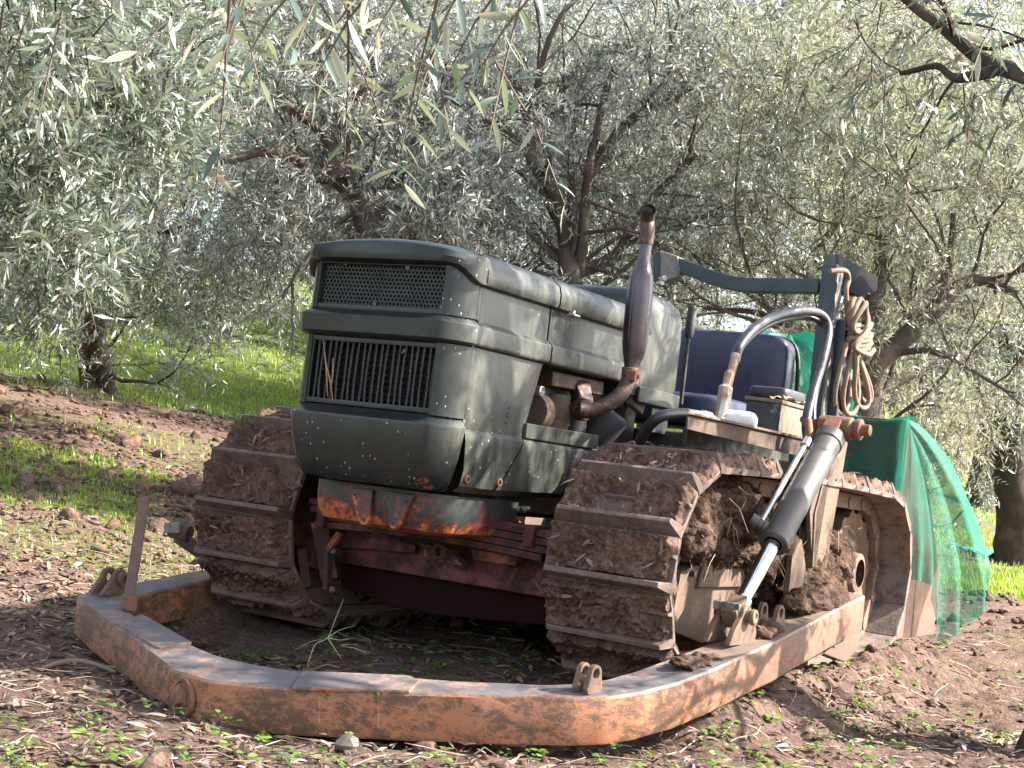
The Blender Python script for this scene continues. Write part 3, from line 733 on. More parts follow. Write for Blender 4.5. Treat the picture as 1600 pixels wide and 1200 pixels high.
# soil packed inside the near track and heaped on its frame
mound('packed_soil', (.655, .42, .56), .10, .30, .115, trR, seed=3, n=130)
mound('packed_soil', (.69, .62, .46), .085, .24, .075, trR, seed=4, n=120)
mound('packed_soil', (.655, .88, .55), .09, .22, .13, trR, seed=5, n=120)
mound('packed_soil', (.75, 1.10, .37), .085, .22, .075, trR, seed=6, n=120)
mound('packed_soil', (.715, 1.24, .44), .07, .15, .08, trR, seed=7, n=110)
mound('packed_soil', (.70, .24, .55), .055, .10, .09, trR, seed=21, n=110)
mound('packed_soil', (.695, .78, .36), .05, .16, .06, trR, seed=22, n=110)
mound('packed_soil', (.70, .40, .47), .04, .14, .05, trR, seed=23, n=110)
mound('packed_soil', (-.40, .22, .50), .06, .12, .10, trL, seed=8)
# roots and straw hanging from the packed soil
m = MB()
for k in range(150):
    c = Vector((random.uniform(.70, .80), random.uniform(.18, 1.32), random.uniform(.42, .66)))
    if c.y > .95: c.z -= .08; c.x += .05
    d = Vector((random.gauss(.2, .4), random.gauss(0, .7), random.gauss(-.5, .5))).normalized()*random.uniform(.03, .10)
    m.tube([c, c+d*.5+Vector((0, 0, random.gauss(0, .008))), c+d+Vector((0, 0, -.012))], [.0012, .001, .0004], 3, cap=False)
tag(m.build('straw', plain('dry_straw', (.20, .145, .085), .85, 0, .4, 3), trR), kind='stuff')

# ------------------------------------------------------------------ push frame
def PZ(x, y): return .182+.0302*x+.1454*y
outer = [(-.95, 1.06), (-.965, .3), (-.985, -.12), (-.985, -.24), (-.968, -.345), (-.955, -.370), (-.75, -.490), (-.47, -.638), (-.089, -.852), (.03, -.872), (.13, -.848), (.24, -.811), (.478, -.697), (.682, -.587), (.80, -.517), (.862, -.46), (.905, -.385), (.935, -.27), (.95, -.109), (.962, .3), (.95, 1.06)]
inner = [(-.835, 1.06), (-.838, .3), (-.84, -.10), (-.838, -.20), (-.815, -.300), (-.765, -.375), (-.641, -.458), (-.38, -.585), (-.12, -.679), (.0, -.692), (.08, -.694), (.15, -.684), (.394, -.582), (.61, -.496), (.70, -.445), (.755, -.395), (.785, -.32), (.802, -.22), (.815, -.07), (.832, .3), (.832, 1.06)]
def dense(L, n=4):
    P = np.array(L); out = []
    for i in range(len(P)-1):
        for k in range(n): out.append(P[i]+(P[i+1]-P[i])*k/n)
    out.append(P[-1]); return np.array(out)
O, I = dense(outer), dense(inner)
m = MB(); H = .108; rows = []
C_ = (O+I)/2
for (f, dz) in ((0, -.006), (0, -H+.006), (.02, -H), (.5, -H), (.98, -H), (1, -H+.006), (1, -.006), (.97, 0), (.6, .0), (.25, .0), (.03, 0)):
    rows.append([(o[0]+(i[0]-o[0])*f, o[1]+(i[1]-o[1])*f, PZ(*(o+(i-o)*f))+dz+.0025*float(fbm(np.array([o[0]*9, o[1]*9, f*2.]), 2, 5))) for o, i in zip(O, I)])
m.grid(np.array(rows).transpose(1, 0, 2), close=True)
nr = len(rows); m.f.append(tuple(range(nr))); m.f.append(tuple((len(O)-1)*nr+k for k in range(nr))[::-1])
pf = m.build('push_frame', MT['orange'], T, 0, 30)
def onframe(pts, h, name, bev=.003, mat=None):
    m = MB(); A = []
    for (px, py) in pts:
        z = .1
        for _ in range(12): p = AZ(px, py, z); z = PZ(p[0], p[1])
        A.append(p)
    m.prism([a+np.array([0, 0, h]) for a in A], [a-np.array([0, 0, .004]) for a in A]); return m.build(name, mat or MT['orange'], pf, bev)
onframe([(455, 1077), (472, 1052), (640, 1059), (655, 1067), (640, 1083), (560, 1080)], .007, 'wear_plate', .004)
onframe([(182, 976), (222, 962), (300, 1006), (250, 1015), (240, 1012)], .006, 'wear_plate', .003)
# weld beads up the front face
def bead(px, y0, y1):
    m = MB(); n_ = 16
    for k in range(n_):
        py = y0+(y1-y0)*k/(n_-1)
        lo, hi = -1.2, 0
        d = ray(px, py)
        # walk the ray to the outer face
        best = None
        for t in np.linspace(2.4, 3.8, 600):
            q = CC+d*t
            for i in range(len(O)-1):
                a, b = O[i], O[i+1]
                if a[0]-1e-4 <= q[0] <= b[0]+1e-4 and -1 < a[0] < .85:
                    yf = a[1]+(b[1]-a[1])*(q[0]-a[0])/max(1e-5, b[0]-a[0])
                    if q[1] > yf: best = q; break
            if best is not None: break
        if best is None: continue
        m.lathe(best, (.4, -.9, 0), [(-.004, .006), (0, .0055), (.002, .004), (.003, 0)], 8)
    if m.v: m.build('weld_bead', MT['orange'], pf, 0)
bead(497, 1078, 1128); bead(590, 1085, 1135)
# pivot socket and bolt at the point of the frame
m = MB(); c = Vector((-.045, -.862, PZ(-.045, -.862)-.058)); ax_ = Vector((-.35, -.93, 0))
m.lathe(c-ax_*.004, ax_, [(-.004, .049), (.008, .049), (.009, .043), (.0055, .041), (.0055, 0)], 26); so_ = m.build('pivot_socket', MT['rust'], pf)
m = MB(); m.lathe(c, ax_, [(0, .030), (.006, .030), (.008, .018), (.02, .018), (.021, 0)], 6); m.build('pivot_bolt', MT['rust'], pf, .002)

def lugplate(m, c, u, up, nrm, hgt, rr, rh, th, base, n=28):
    """eye plate: a round eye of radius rr with hole rh at height hgt over the foot of width base"""
    c = Vector(c); u = Vector(u).normalized(); up = Vector(up).normalized(); nrm = Vector(nrm).normalized()
    eye = c+up*hgt; out = []
    for k in range(n):
        a = 2*math.pi*k/n; dx, dz = math.cos(a), math.sin(a)
        r = rr
        if dz < 0:
            # reach to the foot trapezoid
            t = hgt/max(1e-4, -dz); x = dx*t
            if abs(x) > base/2:
                # side line from the eye tangent to the foot corner
                sgn = 1 if dx > 0 else -1
                x0, z0, x1, z1 = sgn*rr, 0., sgn*base/2, -hgt
                den = dx*(z1-z0)-dz*(x1-x0); t = (x0*(z1-z0)-z0*(x1-x0))/den if abs(den) > 1e-6 else rr
            r = max(rr*.98, t)
        out.append((dx*r, dz*r))
    vs = []
    for s in (-.5, .5):
        for (a, b) in out: vs.append(eye+u*a+up*b+nrm*th*s)
        for k in range(n): vs.append(eye+u*math.cos(2*math.pi*k/n)*rh+up*math.sin(2*math.pi*k/n)*rh+nrm*th*s)
    fs = []
    for k in range(n):
        k2 = (k+1) % n
        fs += [(k, k2, n+k2, n+k), (2*n+k, 3*n+k, 3*n+k2, 2*n+k2), (k, 2*n+k, 2*n+k2, k2), (n+k, n+k2, 3*n+k2, 3*n+k)]
    m.add(vs, fs)
def lugpair(x, y, hgt, rr, rh, base, gap, ang=90., th=.014, z=None, name='eye_lug', mat=None, lean=0.):
    a = rad(ang); u = Vector((math.cos(a), math.sin(a), 0)); nrm = Vector((-u.y, u.x, 0)); z = PZ(x, y)-.002 if z is None else z
    m = MB()
    for s in (-.5, .5): lugplate(m, Vector((x, y, z))+nrm*gap*s, u, (0, 0, 1), nrm, hgt, rr, rh, th, base)
    return m.build(name, mat or MT['tan'], pf, .002)
lugpair(.800, -.455, .047, .020, .0115, .062, .032, 80)
lugpair(.875, .46, .042, .023, .013, .085, .05, 88)
lugpair(.865, .215, .075, .030, .012, .23, .062, 88, .016)
lugpair(-.905, -.285, .050, .028, .012, .125, .05, 84, .016)
m = MB(); m.lathe((-.87, -.285, PZ(-.9, -.28)+.048), (1, 0, 0), [(0, .0), (.0, .022), (.012, .022), (.014, .012), (.006, .012)], 18); m.build('lug_boss', MT['tan'], pf)
# marker bar
m = MB(); a = np.array([-.690, -.425, PZ(-.69, -.425)]); m.box(a+np.array([0, 0, .022]), (.062, .03, .042), Matrix.Rotation(rad(-28), 3, 'Z')); mb = m.build('bar_foot', MT['rust'], pf, .003)
m = MB(); m.bar(a+np.array([-.004, 0, .03]), a+np.array([-.008, .015, .325]), .036, .010, (0, 1, 0)); m.build('marker_bar', rusty('rust_grey', (.10, .055, .05), (.20, .12, .11)), pf, .002)
# rear pivots of the arms
m = MB()
for s in (1,):
    A = [(.3, .0), (.95, .0), (1.15, -.03), (1.15, -.13), (.95, -.16), (.55, -.12)]
    m.prism([(.905, .50+y*.6, PZ(.9, .55)+.02+z) for y, z in A], [(.86, .50+y*.6, PZ(.9, .55)+.02+z) for y, z in A])
m.build('arm_gusset', MT['tan'], pf, .004)
m = MB(); p = AX(1275, 1010, .88); m.lathe((.83, p[1], p[2]), (1, 0, 0), [(0, .03), (.06, .03), (.065, .02), (.065, 0)], 8); p = AX(1292, 1000, .88); m.bar(AX(1250, 1030, .88), AX(1310, 985, .88), .05, .035); m.lathe((.84, p[1], p[2]), (1, 0, 0), [(0, .02), (.07, .02), (.07, 0)], 10); m.build('arm_pivot', MT['chain'], pf, .004)
mound('soil_on_frame', (.885, -.02, PZ(.88, -.02)-.004), .045, .15, .016, pf, seed=15)
mound('soil_on_frame', (.89, .35, PZ(.89, .35)+.002), .045, .09, .022, pf, seed=16)
mound('soil_on_frame', (.88, .80, PZ(.88, .80)+.012), .048, .26, .034, pf, seed=17)

# ------------------------------------------------------------------ lift cylinder and its stand
cx = .868
pin = Vector((cx, .215, PZ(cx, .215)+.073)); top = Vector(AX(1306, 668, cx)); dirn = (top-pin).normalized(); L_ = (top-pin).length
low = Vector(AX(1203, 822, cx)); tb = (low-pin).dot(dirn); 
m = MB(); m.lathe(pin+dirn*tb, dirn, [(-.004, .026), (-.004, .040), (.0, .044), (.05, .0445), (.052, .042), (L_-tb-.09, .042), (L_-tb-.085, .046), (L_-tb-.05, .046), (L_-tb-.045, .03), (L_-tb-.045, 0)], 30)
lc = m.build('lift_cylinder', MT['cyl'], T)
m = MB(); m.lathe(pin, dirn, [(.03, .0), (.03, .028), (.055, .028), (.062, .0225), (tb+.02, .0225)], 24); m.build('piston_rod', MT['chrome'], lc)
m = MB(); m.lathe(pin-Vector((.055, 0, 0)), (1, 0, 0), [(0, 0), (0, .017), (.006, .02), (.012, .017), (.10, .017), (.104, .022), (.115, .02), (.116, .011), (.112, .009), (.112, 0)], 20); m.bar(pin-dirn*.02-Vector((.0, .02, 0)), pin+dirn*.045, .046, .055); m.build('rod_clevis', MT['tan'], lc, .006)
m = MB(); m.box(pin+Vector((-.012, -.032, .02)), (.075, .016, .024)); m.build('clevis_bar', MT['ropsgrey'], lc, .004)
m = MB(); m.lathe(top-Vector((.05, 0, 0)), (1, 0, 0), [(0, 0), (0, .035), (.10, .035), (.105, .028), (.112, .028), (.115, .033), (.130, .033), (.132, .018), (.158, .018), (.16, 0)], 20); m.bar(top-dirn*.06, top+dirn*.012, .05, .07); m.build('top_eye', MT['rust'], lc, .004)
side = dirn.cross(Vector((1, 0, 0))).normalized()
if side.z < 0: side = -side
outw = Vector((-.55, -.25, .35)).normalized()
o1 = (outw-dirn*outw.dot(dirn)).normalized()
a1 = pin+dirn*(tb+.045)+o1*.058; a2 = pin+dirn*(L_-.12)+o1*.056
m = MB(); m.tube([a1, a1+(a2-a1)*.3, a1+(a2-a1)*.7, a2], [.009]*4, 12); m.lathe(a2-dirn*.03, dirn, [(0, .009), (0, .014), (.035, .014), (.035, .01)], 6); m.build('oil_pipe', MT['steel'], lc)
m = MB(); m.lathe(pin+dirn*(tb+.03)+o1*.038, o1, [(0, .022), (.012, .02), (.014, .016), (.025, .014), (.03, .019), (.05, .019), (.053, .014), (.053, 0)], 12); m.build('port_fitting', MT['cyl'], lc)
# stand: channel and outer web
A = [AX(x, y, .80) for x, y in ((1298, 682), (1326, 690), (1296, 820), (1284, 895), (1243, 925), (1228, 905))]
m = MB(); A = [(.80, 1.10, .85), (.80, 1.19, .84), (.80, 1.13, .56), (.80, 1.10, .36), (.80, 1.02, .33), (.80, .90, .60), (.80, .98, .80)]
m.prism(A, [(.785, b, c) for a, b, c in A]); m.prism([(.805, .98+.14*0, .36), (.805, .93, .60), (.805, 1.045, .85), (.70, 1.045, .85), (.70, .93, .60), (.70, .98, .36)], [(.805, .985, .36), (.805, .945, .60), (.805, 1.06, .85), (.70, 1.06, .85), (.70, .945, .60), (.70, .985, .36)])
st = m.build('cylinder_stand', MT['tan'], T, .004)
m = MB(); A = [(.82, .74, .30), (.82, .735, .47), (.82, .80, .52), (.82, .86, .44), (.82, .86, .30)]; m.prism(A, [(.80, b, c) for a, b, c in A]); m.build('stand_plate', MT['tan'], st, .004)
# detached left cylinder end
m = MB(); p = AD(280, 830, 4.75); m.lathe(p, (.9, .2, -.1), [(-.03, 0), (-.03, .028), (.04, .028), (.04, 0)], 14); m.bar(p+np.array([-.005, 0, -.015]), p+np.array([.05, .06, -.06]), .045, .045); lcl = m.build('lift_cylinder', MT['tan'], T, .005)
m = MB(); m.bar(p+np.array([-.035, -.03, .006]), p+np.array([.03, -.03, .014]), .012, .034); m.build('clevis_bar', MT['ropsgrey'], lcl, .003)

# ------------------------------------------------------------------ hoses, fender, seat, roll bar
def hose(name, pts, r, mat=MT['rubber'], par=T, n=12):
    m = MB(); m.tube(spline(pts, 10), r, n); return m.build(name, mat, par)
hx = .66
h1 = hose('hydraulic_hose', [AX(1148, 565, hx), AX(1156, 540, hx), AX(1180, 512, hx), AX(1215, 493, hx), AX(1255, 486, hx+.02), AX(1283, 492, hx+.04), AX(1294, 515, hx+.06), AX(1286, 560, hx+.09), AX(1268, 620, hx+.12), AX(1260, 660, hx+.14), AX(1263, 690, hx+.15)], .0150)
h2 = hose('hydraulic_hose', [AX(1150, 560, hx-.03), AX(1160, 540, hx-.03), AX(1184, 517, hx-.03), AX(1220, 500, hx-.02), AX(1262, 496, hx), AX(1284, 506, hx+.03), AX(1290, 530, hx+.06), AX(1281, 580, hx+.1), AX(1271, 630, hx+.12), AX(1271, 665, hx+.14), AX(1276, 690, hx+.15)], .0105)
h3 = hose('hydraulic_hose', [AX(1000, 690, .50), AX(1012, 668, .54), AX(1030, 652, .58), AX(1052, 647, .60), AX(1076, 647, .62)], .0165)
m = MB(); m.tube([AX(1072, 646, .62), AX(1098, 650, .63)], .0145, 12); m.tube([AX(1096, 650, .63), AX(1108, 652, .64)], .018, 6); m.tube([AX(1106, 653, .64), AX(1128, 654, hx)], .010, 10); m.build('hose_fitting', MT['steel'], h3)
fit = [(1121, 668, .013), (1125, 650, .013), (1127, 646, .019), (1130, 630, .018), (1131, 627, .0215), (1134, 606, .0225), (1136, 603, .0155), (1140, 585, .0165), (1143, 580, .013), (1150, 553, .0145)]
m = MB(); m.tube([AX(a, b, hx) for a, b, r in fit], [r for a, b, r in fit], 8); m.box(AX(1118, 663, hx), (.07, .05, .02)); m.build('hose_fitting', metal_mud('worn_zinc', (.50, .46, .40), (.30, .17, .11), .35, .35, .6), h1, .002)
m = MB(); m.tube([AX(1260, 655, hx+.14), AX(1264, 692, hx+.155)], [.0165, .017], 12); m.tube([AX(1271, 655, hx+.14), AX(1276, 700, hx+.155)], [.0115, .013], 12); m.bar(AX(1258, 690, hx+.15), AX(1280, 705, hx+.16), .025, .022); m.build('hose_fitting', MT['rust'], h1, .002)

m = MB()
pl = [(.46, .68), (.60, .37), (.73, .075), (.738, .09), (.745, 1.30), (.46, 1.30)]
m.prism([(x, y, .832) for x, y in pl], [(x, y, .824) for x, y in pl]); fe = m.build('fender', MT['tan'], T, .002)
m = MB(); m.prism([(.728, .085, .822), (.738, 1.30, .822), (.738, 1.30, .765), (.730, .085, .785)], [(.722, .085, .822), (.732, 1.30, .822), (.732, 1.30, .765), (.724, .085, .785)]); m.build('fender_skirt', MT['fskirt'], fe, .001)
m = MB(); m.box((.50, .95, .70), (.02, .75, .22)); m.build('added_dark_plate', MT['dark'], fe, .004)  # plate added only to make the gap under the fender dark
m = MB(); m.box((-.6, 1.0, .827), (.28, .75, .01)); m.build('fender', MT['tan'], T, .002)
m = MB(); m.lathe((-.20, -.14, .83), (-1, 0, 0), [(0, .09), (.10, .10), (.115, .085), (.115, 0)], 28); m.build('side_round_pan', MT['black'], T)  # dark round pan beside the nose, of unknown use
m = MB(); m.box((.0, 1.22, .70), (.96, .62, .22)); m.box((0, 1.5, .5), (.5, .8, .4)); m.build('transmission_deck', MT['dark'], T, .01)

def cushion(m, c, d, b=.06, puff=.012, n=12):
    c = np.array(c); d = np.array(d)/2; u = np.linspace(0, 2*np.pi, 41)[:-1]; v = np.linspace(-np.pi/2, np.pi/2, 17)
    rows = []
    for vv in v:
        r = []
        for uu in u:
            e = .32; f = lambda w: np.sign(w)*abs(w)**e
            r.append(c+np.array([d[0]*f(math.cos(vv))*f(math.cos(uu)), d[1]*f(math.cos(vv))*f(math.sin(uu)), d[2]*f(math.sin(vv))]))
        rows.append(r)
    m.grid(np.array(rows), close=True); return m
st_ = MB(); cushion(st_, (.13, 1.32, .90), (.50, .42, .12)); seat = st_.build('seat', MT['vinyl'], T, 0, 80)
m = MB(); cushion(m, (.13, 1.58, 1.07), (.60, .13, .31)); m.build('backrest', MT['vinyl'], seat, 0, 80)
m = MB(); m.tube(spline([(.432, 1.63, .93), (.440, 1.63, 1.05), (.425, 1.63, 1.17), (.37, 1.63, 1.215), (.2, 1.63, 1.225)], 6), .009, 8); m.build('seat_piping', MT['black'], seat)
m = MB(); p0, p1 = Vector(AX(1074, 540, .25)), Vector(AX(1083, 478, .25)); m.tube([p0-Vector((0, 0, .2)), p0, p0+(p1-p0)*.25], .008, 8); m.tube([p0+(p1-p0)*.2, p0+(p1-p0)*.3, p1-(p1-p0)*.05, p1], [.013, .017, .017, .012], 12); m.build('control_lever', MT['black'], T)

rb = MB(); rb.box((.560, 1.54, 1.14), (.056, .075, .68)); roll = rb.build('roll_bar', MT['rops'], T, .004)
m = MB(); m.box((.608, 1.60, 1.06), (.036, .09, .46)); m.build('post_brace', MT['rops'], roll, .004)
m = MB(); m.box((.5885, 1.54, 1.16), (.004, .06, .62)); m.build('post_side', MT['ropsgrey'], roll, .001)
yc = 1.545
def section(pts, wd, ht):
    m = MB(); rows = []
    P = [Vector(p) for p in pts]
    for i, p in enumerate(P):
        t = (P[min(i+1, len(P)-1)]-P[max(i-1, 0)]).normalized(); u = Vector((0, 1, 0)); n = t.cross(u).normalized()
        if n.z < 0: n = -n
        rows.append([p+u*wd/2+n*ht/2, p+u*wd/2-n*ht/2, p-u*wd/2-n*ht/2, p-u*wd/2+n*ht/2])
    m.grid(np.array([[tuple(q) for q in r] for r in rows]), close=True); m.f.append((0, 1, 2, 3)); k = len(rows)*4; m.f.append((k-1, k-2, k-3, k-4)); return m
section(spline([AY(1282, 448, yc), AY(1220, 447, yc), AY(1165, 446, yc), AY(1125, 438, yc), AY(1092, 426, yc), AY(1056, 413, yc)], 5), .05, .052).build('crossbar', MT['rops'], roll, .003)
m = MB(); A = [AY(x, y, yc-.03) for x, y in ((1031, 391), (1058, 400), (1063, 421), (1058, 432), (1031, 441))]; m.prism(A, [a+np.array([0, .06, 0]) for a in A]); m.build('bar_end', MT['ropsgrey'], roll, .003)
m = MB(); A = [AY(x, y, yc-.035) for x, y in ((1020, 396), (1031, 394), (1031, 442), (1027, 446), (1021, 440))]; m.prism(A, [a+np.array([0, .07, 0]) for a in A]); m.build('end_plate', MT['rops'], roll, .002)
m = MB()
for (px, py) in ((1038, 435), (1034, 442)):
    p = AY(px, py, yc-.05); m.lathe(p-np.array([.02, 0, 0]), (1, -.4, 0), [(0, .006), (.02, .006), (.02, .011), (.03, .011), (.03, 0)], 6)
m.build('bolt', MT['steel'], roll)
# open channel carried over the post
e0 = np.array([.575, 1.50, 1.500]); 
m = MB(); A = [AY(x, y, 1.60) for x, y in ((1310, 396), (1372, 433), (1371, 453), (1364, 457), (1338, 460), (1322, 452), (1308, 436))]
m.prism(A, [a+np.array([-.012, .012, 0]) for a in A]); m.build('channel_side', MT['ropsgrey'], roll, .002)
m = MB(); A = [AY(x, y, 1.595) for x, y in ((1322, 454), (1340, 461), (1366, 457), (1347, 430))]; m.prism(A, [a+np.array([-.09, .05, -.0]) for a in A])
A = [AY(x, y, 1.60) for x, y in ((1309, 396), (1309, 438), (1305, 438), (1305, 397))]; m.prism(A, [a+np.array([-.06, .04, 0]) for a in A]); m.build('channel_web', MT['rops'], roll, .002)
m = MB(); A = [AY(x, y, 1.72) for x, y in ((1294, 398), (1302, 396), (1302, 420), (1294, 420))]; m.prism(A, [a+np.array([.0, .03, 0]) for a in A]); m.build('channel_back', MT['wood'], roll, .002)
# ------------------------------------------------------------------ things carried on the tractor
# coiled rope hanging from the roll bar
rx_, ry_ = .625, 1.52
def RP(px, py, dx=0., dy=0.): p = AX(px, py, rx_); return p+np.array([dx, dy, 0])
m = MB(); R_ = .0092
m.tube(spline([RP(1310, 424, -.03), RP(1320, 423), RP(1326, 436), RP(1322, 455), RP(1324, 490)], 8), R_, 10)
def loop(px, py, ax_, ay_, tilt, dx, n=26):
    pts = []
    for k in range(n+1):
        a = 2*math.pi*k/n; x = .8*ax_*math.cos(a); y = ay_*math.sin(a); pts.append(RP(px+x*math.cos(tilt)-y*math.sin(tilt), py+x*math.sin(tilt)+y*math.cos(tilt), dx+.01*math.sin(a*2)))
    return pts
for (px, py, a, b, t, dx) in ((1330, 492, 15, 26, .1, .03), (1333, 490, 18, 24, -.15, .015), (1328, 496, 11, 24, .25, .045)): m.tube(loop(px, py, a, b, t, dx), R_, 10, cap=False)
for (px, py, a, b, t, dx) in ((1322, 595, 12, 52, .06, .02), (1327, 592, 11, 45, -.12, .04), (1318, 590, 11, 56, .08, .0), (1333, 585, 9, 44, -.22, .03)): m.tube(loop(px, py, a, b, t, dx), R_, 10, cap=False)
for k, (yy, wd) in enumerate(((514, 17), (521, 19), (528, 19), (535, 18), (542, 16))):
    m.tube(loop(1334+(k % 2)*2, yy, wd, 5.5, .18-.1*k, .02), R_*1.02, 10, cap=False)
m.tube(spline([RP(1340, 505, .05), RP(1322, 520, .07), RP(1313, 540, .05), RP(1326, 552, .07), RP(1340, 545, .06)], 8), R_, 10)
rope = m.build('rope', MT['rope'], None, 0, 60, loc=tuple(RP(1320, 425)))
tag(rope, 'coiled beige rope hanging from the dark roll bar post', 'rope')

bx = empty('battery_box', (.60, 1.04, .832), 'dusty dark box with torn lid standing on the tractor fender', 'box')
m = MB(); m.box((.60, 1.04, .882), (.115, .24, .10)); m.build('box_body', MT['boxblue'], bx, .006)
m = MB(); m.box((.6595, 1.04, .880), (.004, .235, .094)); m.build('side_panel', MT['boxtan'], bx, .001)
m = MB(); m.box((.602, 1.04, .938), (.13, .25, .012), Matrix.Rotation(rad(2), 3, 'Y')); m.build('lid', MT['boxtan'], bx, .003)
P = np.array([[(.60+.06*i/8, .95+.2*j/12, .945+.014*float(fbm(np.array([i*.7, j*.6, 2.]), 2, 4))+.008) for j in range(13)] for i in range(9)]); m = MB(); m.grid(P); m.build('torn_tape', plain('torn_tape', (.42, .27, .20), .6), bx, 0, 60)
m = MB(); m.lathe((.662, 1.11, .90), (1, 0, 0), [(0, .008), (.005, .008), (.005, .004), (0, .004)], 14); m.build('knob', MT['black'], bx)
bg_ = MB(); cushion(bg_, (.575, 1.10, .968), (.14, .2, .045)); 
bag = bg_.build('bag', MT['bag'], None, 0, 70, loc=(.575, 1.1, .945)); tag(bag, 'crumpled black plastic bag lying on the lid of the battery box', 'bag')
bo = empty('bottle', (.575, .83, .832), 'white plastic bottle with red cap lying beside the battery box', 'bottle')
p = np.array([.575, .84, .862])
m = MB(); m.lathe(p+np.array([-.07, 0, 0]), (1, .1, 0), [(0, 0), (0, .024), (.006, .03), (.085, .03), (.10, .026), (.108, .016), (.108, 0)], 22); m.build('bottle_body', MT['white'], bo)
m = MB(); m.lathe(p+np.array([-.095, -.003, .004]), (1, .1, 0), [(0, 0), (0, .02), (.026, .026), (.028, .022)], 18); m.lathe(p+np.array([-.02, 0, -.028]), (1, .1, 0), [(-.05, .004), (.06, .004)], 8); m.build('cap', MT['redcap'], bo)

# slatted transport crate behind, with a green net thrown over it
cr = empty('wooden_crate', (.18, 2.6, .12), 'brown plank crate carried behind the tractor under a green net', 'crate')
x0, x1, y0, y1, z0, z1 = -.1, .665, 2.28, 3.0, .13, 1.0
side = [(y0+.012, z0), (y1, z0), (y1, .40), (y0+.16, z1), (y0+.012, z1)]
m = MB()
for k in range(4):
    a_, b_ = z0+(z1-z0)*k/4, z0+(z1-z0)*(k+1)/4-.002; m.box(((x0+x1)/2, y0, (a_+b_)/2), (x1-x0, .02, b_-a_))
m.build('front_wall', MT['wood'], cr, .003)
for xx in (x1, x0+.02):
    m = MB(); m.prism([(xx, y, z) for y, z in side], [(xx-.02, y, z) for y, z in side]); m.build('side_wall', MT['wood'], cr, .003)
m = MB(); m.prism([(x1-.025, y1, z0), (x1-.025, y1, .40), (x1-.025, y0+.16, z1), (x1-.025, y0+.14, z1), (x1-.025, y1-.02, .40), (x1-.025, y1-.02, z0)], [(x0+.025, y1, z0), (x0+.025, y1, .40), (x0+.025, y0+.16, z1), (x0+.025, y0+.14, z1), (x0+.025, y1-.02, .40), (x0+.025, y1-.02, z0)]); m.build('rear_wall', MT['wood'], cr, .002)
m = MB(); m.box(((x0+x1)/2, (y0+y1)/2, z0+.015), (x1-x0-.06, y1-y0-.06, .02)); m.build('crate_floor', MT['wood'], cr, .003)

# net
m = MB()
corner = np.array([x1+.012, y0-.012, z1+.018])
hem = [AY(1385, 900, 2.27), AY(1410, 903, 2.32), AY(1432, 908, 2.40), AY(1450, 912, 2.50), AY(1464, 940, 2.58), AY(1462, 998, 2.62), AY(1492, 990, 2.7), AY(1520, 968, 2.78), AY(1548, 925, 2.85), AY(1530, 860, 3.0), AY(1500, 820, 3.1)]
hem = np.array(spline(hem, 9)); na = len(hem); nr_ = 44
sil = [AY(1412, 652, y0-.01), AY(1452, 690, 2.45), AY(1492, 752, 2.65), AY(1522, 826, 2.78), AY(1540, 880, 2.84), AY(1549, 925, 2.87)]
sil = np.array(spline(sil, 10))
rows = []
for i in range(na):
    a = i/(na-1); B = hem[i]; row = []
    for j in range(nr_):
        r = j/(nr_-1); P = corner+(B-corner)*r
        k = r*(len(sil)-1); k0 = int(min(k, len(sil)-2)); Sx = sil[k0]+(sil[k0+1]-sil[k0])*(k-k0); chord = corner+(sil[-1]-corner)*r
        wgt = smooth(.15, .70, np.array(a)); P = P+(Sx-chord)*wgt
        fold = .030*math.sin(a*26+2*math.sin(a*9)+r*1.5)*r*(1-.45*r)+.022*math.sin(a*47+r*5)*r*r
        P = P+np.array([.75, -.55, .1])*fold*(.35 if a < .15 else 1)+.012*float(fbm(P*7, 2, 3))*np.array([1, -.6, 0])*r
        row.append(P)
    rows.append(row)
m.grid(np.array(rows))
# front flap and top sheet
nx_, nz_ = 40, 18
A = np.array([[(x1+.012-(x1-x0+.06)*i/nx_, y0-.026-.016*float(fbm(np.array([i*.35, j*.2, 1.]), 3, 2))-.012*math.sin(i*.9+j*.28)*min(1, j/5), z1+.018-.030*math.sin(math.pi*min(1, i/14))*(1-.5*j/nz_)-.62*j/nz_*(1+.10*math.sin(i*.5))) for j in range(nz_+1)] for i in range(nx_+1)]); m.grid(A)
A = np.array([[(x1+.012-(x1-x0+.06)*i/nx_, y0-.026+(.19)*j/nz_, z1+.018-.030*math.sin(math.pi*min(1, i/14))+.012*float(fbm(np.array([i*.3, j*.3, 5.]), 2, 2))*min(1, i/3)) for j in range(nz_+1)] for i in range(nx_+1)]); m.grid(A)
# heap of slack net on top
c = AY(1225, 590, 2.5); u = np.linspace(0, 2*np.pi, 48); v = np.linspace(0, np.pi*.62, 20); Um, Vm = np.meshgrid(u, v, indexing='ij')
D = np.stack([np.cos(Um)*np.sin(Vm)*.30, np.sin(Um)*np.sin(Vm)*.24, np.cos(Vm)*.31], -1); D = D*(1+.25*fbm(D*9, 3, 4)+.1*np.sin(Um*9)[..., None].squeeze(-1))[..., None]
m.grid(np.array([c[0]-.0, c[1], 1.02])+D)
net = m.build('harvest_net', MT['net'], None, 0, 70, fixn=False, loc=tuple(corner)); tag(net, 'translucent green harvest net draped over the brown crate behind the tractor', 'net')

